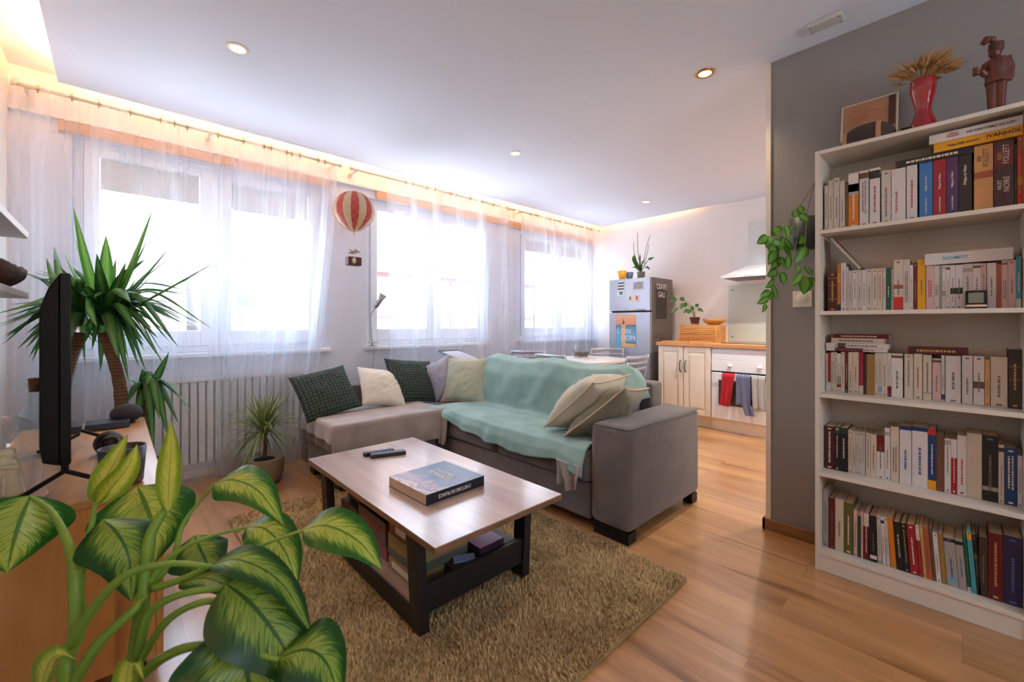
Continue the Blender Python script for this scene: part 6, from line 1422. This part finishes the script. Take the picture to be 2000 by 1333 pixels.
# books lying flat on others
def flat(px0, px1, yt0, yt1, yb0, col, label, X, depth, titles=(), bands=(), ink='w', rows=1, zb=None):
    """yt0/yt1 = pixel height of the upper edge at either end, yb0 = of the lower edge at the left end"""
    ya, yb = yat(px0, X), max(yat(px1, X), SY0 + 0.019); L_ = ya - yb
    z1 = zat(yt0, X, ya); z0 = zat(yb0, X, ya)
    if zb is not None: z1 = zb + (z1 - z0); z0 = zb
    t = thing('book', label, 'book', (X, ya, z0), group=None); h = z1 - z0
    MB().box(0, .0014, -L_, 0, 0, h).box(.0014, depth, -L_, 0, 0, .0012).box(.0014, depth, -L_, 0, h - .0012, h).build('cover', bm_(col), t)
    MB().box(.0016, depth - .003, -L_ + .002, -.002, .0013, h - .0013).build('page_block', m_pages, t)
    for a, b, cc in bands: MB().box(-.0005, 0, -L_ * b, -L_ * a, 0, h).build('spine_band', bm_(cc), t)
    for (s, size, f, zf, ik) in titles: text('title', s, size, frame3((-.0009, -L_ * f, h * zf), (0, -1, 0), (0, 0, 1)), INK[ik], t, extrude=.0002, bold=.0002)
    if not titles and rows:
        mb = MB(); rnd = random.Random(int(px0)); y = -L_ * .15
        while y > -L_ * .8: l = rnd.uniform(.004, .012); mb.box(-.0006, 0, y - l, y, h * .35, h * .65); y -= l + .003
        mb.build('lettering', INK[ink], t)
    return z0, z1
q = flat(1590 + 775 / 4.878, 1590 + 1520 / 4.878, 220 + 468 / 4.878, 0, 220 + 530 / 4.878, 'black', 'black book lying across the blue and red books on the top shelf', 2.448, .14, ink='w')
q = flat(1590 + 1140 / 4.878, 2010, 220 + 300 / 4.878, 0, 220 + 385 / 4.878, 'yellow', 'yellow book reading IVANHOE lying under the white one on the top shelf', 2.440, .15, titles=[('WALTER SCOTT', .0120, .36, .45, 'k'), ('IVANHOE', .0200, .80, .55, 'k')], zb=q[1] + 0.0006)
flat(1590 + 1097 / 4.878, 2010, 220 + 218 / 4.878, 0, 220 + 300 / 4.878, 'white', 'white book with red author name lying uppermost on the top shelf', 2.437, .15, titles=[('CÉDRIC\nBANNEL', .0090, .28, .55, 'r'), ('LES FANTÔMES DE KIEV', .0118, .68, .5, 'k')], zb=q[1] + 0.0006)
zt2 = max(z for a, b, z in r2[19:33])
flat(1590 + 1055 / 4.878, 1590 + 1900 / 4.878, 440 + 275 / 4.878, 0, 440 + 380 / 4.878, 'white', 'thick white book lying on the second shelf row of books', 2.462, .15, titles=[('SCHMITT', .013, .37, .5, 't')] if False else [('SCHMITT', .018, .37, .5, 'c')], zb=zt2 + .001)
zt3 = max(z for a, b, z in r3[1:16]) + .001
for (a, b, c0, c1, col, lab, bd, X_) in ((115, 700, 300, 330, 'white', 'thin white book with dark red strip, lowest of the pile on the third shelf row', [(.15, .62, 'dred')], 2.497), (112, 715, 258, 300, 'white', 'white book with dark picture, second from below in the third shelf pile', [(.2, .33, 'maroon')], 2.494), (165, 670, 208, 255, 'cream', 'cream book, second from above in the pile on the third shelf row', [], 2.50), (182, 715, 172, 207, 'dred', 'dark red book on top of the pile on the third shelf row', [], 2.502)):
    q = flat(1590 + a / 4.878, 1590 + b / 4.878, 620 + c0 / 4.878, 0, 620 + c1 / 4.878, col, lab, X_, .12, bands=bd, zb=zt3, ink='d' if col != 'dred' else 'w'); zt3 = q[1] + .0005
zt4 = max(z for a, b, z in r3[16:24]) + .001
flat(1590 + 895 / 4.878, 1590 + 1470 / 4.878, 620 + 285 / 4.878, 0, 620 + 345 / 4.878, 'maroon', 'dark red old book lying alone on the white books of the third shelf', 2.50, .12, zb=zt4, ink='g')
# the slanting book on the second shelf
pA = Vector((2.47, yat(1590 + 150 / 4.878, 2.47), 0)); pA.z = zat(440 + 140 / 4.878, 2.47, pA.y); pB = Vector((2.47, yat(1590 + 425 / 4.878, 2.47), 0)); pB.z = zat(440 + 425 / 4.878, 2.47, pB.y)
t = thing('book', 'red and yellow covered book slanting down from the bookcase side on the second shelf', 'book'); d = (pA - pB).normalized(); L_ = (pA - pB).length
nn = Vector((0, -d.z, d.y)); nn = nn if nn.z > 0 else -nn
t.matrix_world = Matrix(((1, 0, 0, pB.x), (0, d.y, nn.y, pB.y), (0, d.z, nn.z, pB.z + 0.004), (0, 0, 0, 1)))
MB().box(0, .0014, 0, L_, 0, .010).build('spine', bm_('offw'), t)
MB().box(.0014, .13, 0, L_, 0, .0012).build('back_cover', bm_('offw'), t)
MB().mat(0).box(.0014, .13, L_ * .4, L_, .0088, .010).mat(1).box(.0014, .13, 0, L_ * .4, .0088, .010).build('front_cover', [bm_('dred'), bm_('ochre')], t)
MB().box(.0016, .128, .002, L_ - .002, .0013, .0087).build('page_block', m_pages, t)
# thermo-hygrometer
X_ = 2.425; ya, yb = yat(1590 + 1440 / 4.878, X_), yat(1590 + 1655 / 4.878, X_); z1 = zat(440 + 620 / 4.878, X_, ya)
t = thing('digital_thermometer', 'small black digital thermometer with grey display on the second shelf', 'thermometer', (X_, (ya + yb) / 2, ZS[3] + .001)); w = (ya - yb) / 2; h = z1 - ZS[3] - .001
Mt = Matrix.Rotation(radians(10), 4, 'Y')
MB().box(0, .014, -w, w, 0, h, M=Mt).build('case', m_black, t, bevel=.004, seg=3)
MB().box(-.0006, 0, -w * .66, w * .72, h * .30, h * .86, M=Mt).build('display', pm('lcd', rgb(104, 118, 106), .25), t)
MB().box(-.0012, 0, -w * .94, w * .94, h * .08, h * .2, M=Mt).build('silver_strip', m_chrome, t)
MB().box(.012, .035, -w * .5, w * .5, 0, .004).build('stand', m_black, t)

# ------------------------------------------------------------------ on top of the bookcase
ZT = 1.9536
m_paint = None
m, nt, b = newmat('still_life_panel'); N = nt.nodes; L = nt.links; tc = N.new('ShaderNodeTexCoord'); sp = N.new('ShaderNodeSeparateXYZ'); L.new(tc.outputs['Generated'], sp.inputs[0])
n1 = N.new('ShaderNodeTexNoise'); n1.inputs['Scale'].default_value = 2.5; L.new(tc.outputs['Generated'], n1.inputs['Vector'])
rp = N.new('ShaderNodeValToRGB'); rp.color_ramp.elements[0].color = (*rgb(150, 100, 62), 1); rp.color_ramp.elements[1].color = (*rgb(196, 150, 116), 1); L.new(n1.outputs[0], rp.inputs[0]); L.new(rp.outputs[0], b.inputs['Base Color'])
pA_, pB_ = yat(1638, 2.55), yat(1752, 2.55)
t = thing('picture_panel', 'small orange-brown still life picture leaning on the wall above the bookcase', 'picture', (2.575, (pA_ + pB_) / 2, ZT)); w = (pA_ - pB_) / 2; hP = zat(185, 2.55, pA_ * .5 + pB_ * .5) - ZT + 0.01
Mt = Matrix.Rotation(radians(12), 4, 'Y')
MB().box(0, .012, -w, w, 0, hP, M=Mt).build('panel', m, t)
MB().box(-.002, 0, -w, -w + .007, hP * .25, hP, M=Mt).box(-.002, 0, w - .007, w, 0, hP, M=Mt).box(-.002, 0, -w, w, hP - .006, hP, M=Mt).build('pale_edge', m_cream, t)
MB().box(-.003, -.0005, -w + .012, -w + .034, hP * .42, hP * .97, M=Mt).build('painted_bottle', pm('bottle_paint', rgb(76, 46, 30), .4, var=.6, scale=30), t)
MB().lathe([(.022, 0), (.022, .002), (.001, .0025)], n=24, M=Mt @ Matrix.Translation((-.0005, -w + .045, hP * .42)) @ Matrix.Rotation(-pi / 2, 4, 'Y'), close=False).build('painted_fruit', pm('fruit_paint', rgb(196, 134, 66), .5), t)
yk0, yk1 = yat(1640, 2.45), yat(1752, 2.45)
t = thing('woven_purse', 'dark rounded woven basket with two tan bands on the bookcase top', 'basket', (2.462, (yk0 + yk1) / 2, ZT)); w = (yk0 - yk1) / 2; hh = .092
m_dkw = wood('dark_weave', rgb(40, 30, 28), rgb(74, 58, 52), 'Y', 4.0, rough=.7)
def fp(u, v):
    a = u * 2 - 1; th = v * pi; e = max(0, 1 - abs(a) ** 2.6) ** .5
    return Vector((-cos(th) * .042 * (0.35 + .65 * e), a * w, max(0.0005, sin(th) ** .8 * hh * e)))
MB().grid(fp, 40, 20).build('body', m_dkw, t, smooth=True, solid=.003)
m_band = pm('tan_band', rgb(178, 128, 92), .7, var=.15, scale=60)
for yy in (.80, -.40):
    MB().grid(lambda u, v, yy=yy: fp((yy * 1 + 1) / 2 + (u - .5) * .09, v) + Vector((-.003 * math.copysign(1, cos(v * pi)), 0, .003)), 6, 20).build('band', m_band, t, smooth=True, solid=.002)
yk = yat(1770, 2.42)
tag(MB().box(-.02, .02, -.016, .016, 0, .016).build('black_box', m_black, loc=(2.425, yk, ZT), bevel=.003), 'tiny black box between basket and red vase on the bookcase', 'box')
yv = yat(1803, 2.47)
t = thing('red_vase', 'glossy red waisted vase on the bookcase', 'vase', (2.47, yv, ZT)); hv = zat(158, 2.47, yv) - ZT
pr = [(.044, 0), (.047, .004), (.042, hv * .14), (.029, hv * .34), (.026, hv * .44), (.033, hv * .62), (.042, hv * .84), (.041, hv), (.037, hv), (.037, hv * .84), (.022, hv * .46), (.001, hv * .42)]
MB().lathe([(p.x, p.y) for p in bez([(a, c, 0) for a, c in pr[:8]], 40)] + pr[8:], n=44, close=False).lathe([(.044, 0), (.001, 0)], n=44, close=False).build('body', pm('red_glaze', rgb(150, 20, 28), .12, var=.05, coat=.6), t, smooth=True)
# wheat in the vase
m_wheat = pm('wheat_straw', rgb(172, 128, 76), .8, var=.35, scale=60)
t = thing('wheat_bunch', 'bunch of dried wheat ears standing in the red vase', 'dried flowers', (2.47, yv, ZT + hv)); rnd = random.Random(2)
wm = MB(); stems = MB(); aw = MB()
for k in range(105):
    a = rnd.uniform(0, 2 * pi); sp_ = rnd.random() ** .6
    d = Vector((cos(a) * .5 * sp_, sin(a) * sp_ - .15, rnd.uniform(.65, 1.0) * (1.15 - .75 * sp_))); l = rnd.uniform(.075, .125)
    q0 = Vector((cos(a) * .012, sin(a) * .016, -hv * .35)); q1 = Vector((cos(a) * .022 * sp_, sin(a) * .026 * sp_, 0.0)); q2 = q1 + d.normalized() * l * .55; q3 = q1 + d.normalized() * l + Vector((0, 0, -.012 * sp_))
    stems.tube([q0, q1, q2], .0009, 4)
    dd = (q3 - q2); n = 7
    wm.tube([q2 + dd * (i / n) for i in range(n + 1)], [.0012 + .0046 * sin(pi * min(1, (i + .8) / n)) * (1 if i % 2 else .75) for i in range(n + 1)], 6)
    for i in range(5):
        s_ = Vector((rnd.uniform(-1, 1), rnd.uniform(-1, 1), rnd.uniform(-.4, 1))) * .35 + dd.normalized(); p_ = q2 + dd * rnd.uniform(.2, 1); aw.tube([p_, p_ + s_.normalized() * rnd.uniform(.015, .03)], .0003, 3, caps=False)
stems.tube([(0, .01, 0), (0, .085, .045)], .001, 4)
stems.build('stalks', m_wheat, t); wm.build('ears', m_wheat, t, smooth=True); tag(aw.build('awns', m_wheat, t), kind='stuff')
# carved soldier
ys_ = yat(1946, 2.46); zs0 = ZT; hS = zat(70, 2.46, ys_) - ZT + .004
t = MB(); k_ = hS / 0.30
def S(*p): return (p[0] * k_, p[1] * k_ * .78, p[2] * k_)
def tb_(pts, r): t.tube([S(*p) for p in pts], [x * k_ for x in r], 12)
for s in (-1, 1): tb_([(0, .014 * s, 0), (0, .015 * s, .05), (0, .015 * s, .12), (0, .012 * s, .13)], [.012, .013, .017, .018])
for s in (-1, 1): t.box(*[v * k_ for v in (-.026, .010, .014 * s - .012, .014 * s + .012, 0, .012)])
tb_([(0, 0, .115), (0, 0, .14), (0, 0, .18), (0, 0, .205), (0, 0, .215)], [.032, .030, .033, .028, .012])
tb_([(0, -.032, .198), (.006, -.046, .165), (.004, -.044, .125), (0, -.040, .115)], [.013, .012, .010, .009])
tb_([(0, .032, .198), (-.006, .044, .172), (-.022, .040, .150), (-.030, .050, .168)], [.013, .011, .010, .010])
t.box(*[v * k_ for v in (-.040, -.022, .046, .062, .155, .185)])
t.box(*[v * k_ for v in (.014, .040, -.040, -.004, .165, .215)])
t.ball(S(-.002, .004, .232), .019 * k_, 12, (1, .95, 1.15)); t.ball(S(-.020, .006, .230), .005 * k_, 6)
tb_([(0, .002, .243), (.001, 0, .252), (.002, 0, .268)], [.024, .021, .022])
tb_([(.0, .004, .268), (-.004, .014, .286), (-.006, .032, .290), (-.006, .046, .276)], [.006, .012, .015, .010])
tag(t.build('wooden_soldier', wood('carved_wood', rgb(64, 28, 20), rgb(112, 56, 38), 'Z', 2.0, rough=.4), smooth=True, remesh=.0028, loc=(2.46, ys_, ZT + .0005)), 'carved dark wooden soldier figurine with plumed hat at the right end of the bookcase top', 'figurine')

# ------------------------------------------------------------------ hanging plant and switch
m_pth = leafmat('pothos_leaf', rgb(58, 110, 36), rgb(84, 140, 48), rgb(126, 172, 70), .7, .3, .3)
hpC = Vector((2.565, 0.545, 0)); zr = zat(428, 2.56, .55); zb_ = zat(487, 2.56, .55)
hp = thing('hanging_plant', 'trailing green plant in a black hanging pot on the grey wall', 'houseplant', (hpC.x, hpC.y, zb_))
ph = zr - zb_
MB().lathe([(.045, 0), (.056, .01), (.076, ph), (.071, ph), (.068, ph - .02)], n=36).build('pot', pm('charcoal_pot', rgb(52, 54, 58), .5), hp, smooth=True)
MB().lathe([(.067, ph - .022), (.001, ph - .018)], n=24, close=False).build('soil', m_soil, hp)
hk = Vector((2.655, 0.50, zat(325, 2.65, .5)))
cdm = MB(); kn = at(1591, 358, X=2.62) - Vector(hp.location)
for a in (0.3, 2.4, 4.5): cdm.tube([(.074 * cos(a), .074 * sin(a), ph), kn], .0012, 5)
cdm.tube([kn, hk - Vector(hp.location)], .0012, 5)
cdm.build('hanging_cord', pm('dark_cord', rgb(60, 58, 56), .7), hp)
MB().tube([hk - Vector(hp.location) + Vector(p) for p in ((.004, 0, 0), (-.012, 0, 0), (-.014, 0, .012))], .003, 8).build('hook', m_white, hp)
B = Vector(hp.location)
vines = [([(1545, 440), (1520, 450), (1512, 500), (1512, 540), (1506, 570), (1494, 600)], 2.16), ([(1560, 432), (1556, 470), (1548, 520), (1548, 570)], 2.06), ([(1575, 430), (1572, 480), (1566, 520), (1572, 560)], 2.04), ([(1540, 436), (1518, 460), (1490, 470)], 2.15), ([(1550, 440), (1530, 470), (1528, 520)], 2.1)]
vn = MB()
for P_, s_ in vines: vn.tube(bez([at(x, y, s=s_) - B for x, y in P_], 18), .0016, 5)
vn.build('vine', m_stem, hp, smooth=True)
LV = [(1512, 445, 1520, 458, 17), (1500, 462, 1482, 474, 14), (1508, 462, 1498, 480, 15), (1522, 462, 1545, 485, 18), (1510, 478, 1508, 496, 18), (1516, 490, 1503, 512, 17), (1524, 502, 1508, 522, 17), (1520, 528, 1502, 538, 14), (1525, 532, 1531, 552, 16), (1514, 548, 1498, 560, 13), (1508, 556, 1516, 580, 13), (1506, 570, 1488, 578, 12), (1500, 582, 1482, 592, 11), (1496, 594, 1490, 608, 9), (1556, 424, 1552, 412, 12), (1562, 420, 1576, 430, 12), (1570, 462, 1562, 474, 14), (1540, 500, 1538, 522, 12), (1575, 482, 1558, 508, 16), (1560, 520, 1556, 530, 13), (1572, 520, 1584, 536, 15), (1566, 536, 1548, 554, 18), (1574, 540, 1570, 569, 20), (1526, 514, 1535, 524, 12), (1534, 440, 1540, 462, 14), (1528, 470, 1524, 486, 14), (1508, 486, 1520, 492, 12), (1530, 480, 1543, 500, 12), (1576, 545, 1590, 556, 13), (1518, 506, 1530, 515, 12), (1500, 586, 1508, 575, 10), (1566, 416, 1560, 405, 10), (1520, 480, 1512, 468, 12)]
rnd = random.Random(6)
for (x0, y0, x1, y1, w) in LV:
    s_ = 2.08 + rnd.uniform(-.05, .06) + (0.05 if x0 < 1535 else -0.03); a, c = at(x0, y0, s=s_) - B, at(x1, y1, s=s_ + rnd.uniform(-.02, .02)) - B
    d = c - a; c = a + d * 1.25; sd = VR * (1 if abs(d.z) > .6 * d.length else 0) + Vector((0, 0, 1)) * (0 if abs(d.z) > .6 * d.length else 1) + VD * rnd.uniform(-.6, .6)
    mb = MB(); leaf(mb, [a, (a + c) / 2 - VD * .004, c], w * 1.35 * s_ / FPX, sd, 'ovate', .25, -.2, 12, 6); mb.build('leaf', m_pth, hp, smooth=True)
ysw0, ysw1 = yat(1547, 2.659), yat(1588, 2.659); zs1, zs0_ = zat(567, 2.659, ysw0 * .5 + ysw1 * .5), zat(602, 2.659, ysw0 * .5 + ysw1 * .5)
t = thing('light_switch', 'square cream light switch with round dimmer beside the bookcase', 'light switch', (2.6595, (ysw0 + ysw1) / 2, (zs0_ + zs1) / 2)); w = .043; m_sw = pm('switch_plastic', rgb(226, 216, 200), .4)
MB().box(-.008, 0, -w, w, -w, w).build('plate', m_sw, t, bevel=.003)
MB().lathe([(.029, 0), (.029, .004), (.026, .006), (.001, .0065)], n=36, M=Matrix.Translation((-.0082, 0, .002)) @ Matrix.Rotation(-pi / 2, 4, 'Y'), close=False).build('rocker', m_sw, t, smooth=True)

# letters become meshes of their own
dg = bpy.context.evaluated_depsgraph_get()
for o in [o for o in COL.objects if o.type == 'FONT']:
    me = bpy.data.meshes.new_from_object(o.evaluated_get(dg)); n = o.name.split('.')[0]
    me.materials.clear(); me.materials.append(o.data.materials[0])
    r = bpy.data.objects.new(n, me); COL.objects.link(r); r.parent = o.parent; r.matrix_local = o.matrix_local.copy()
    bpy.data.objects.remove(o)
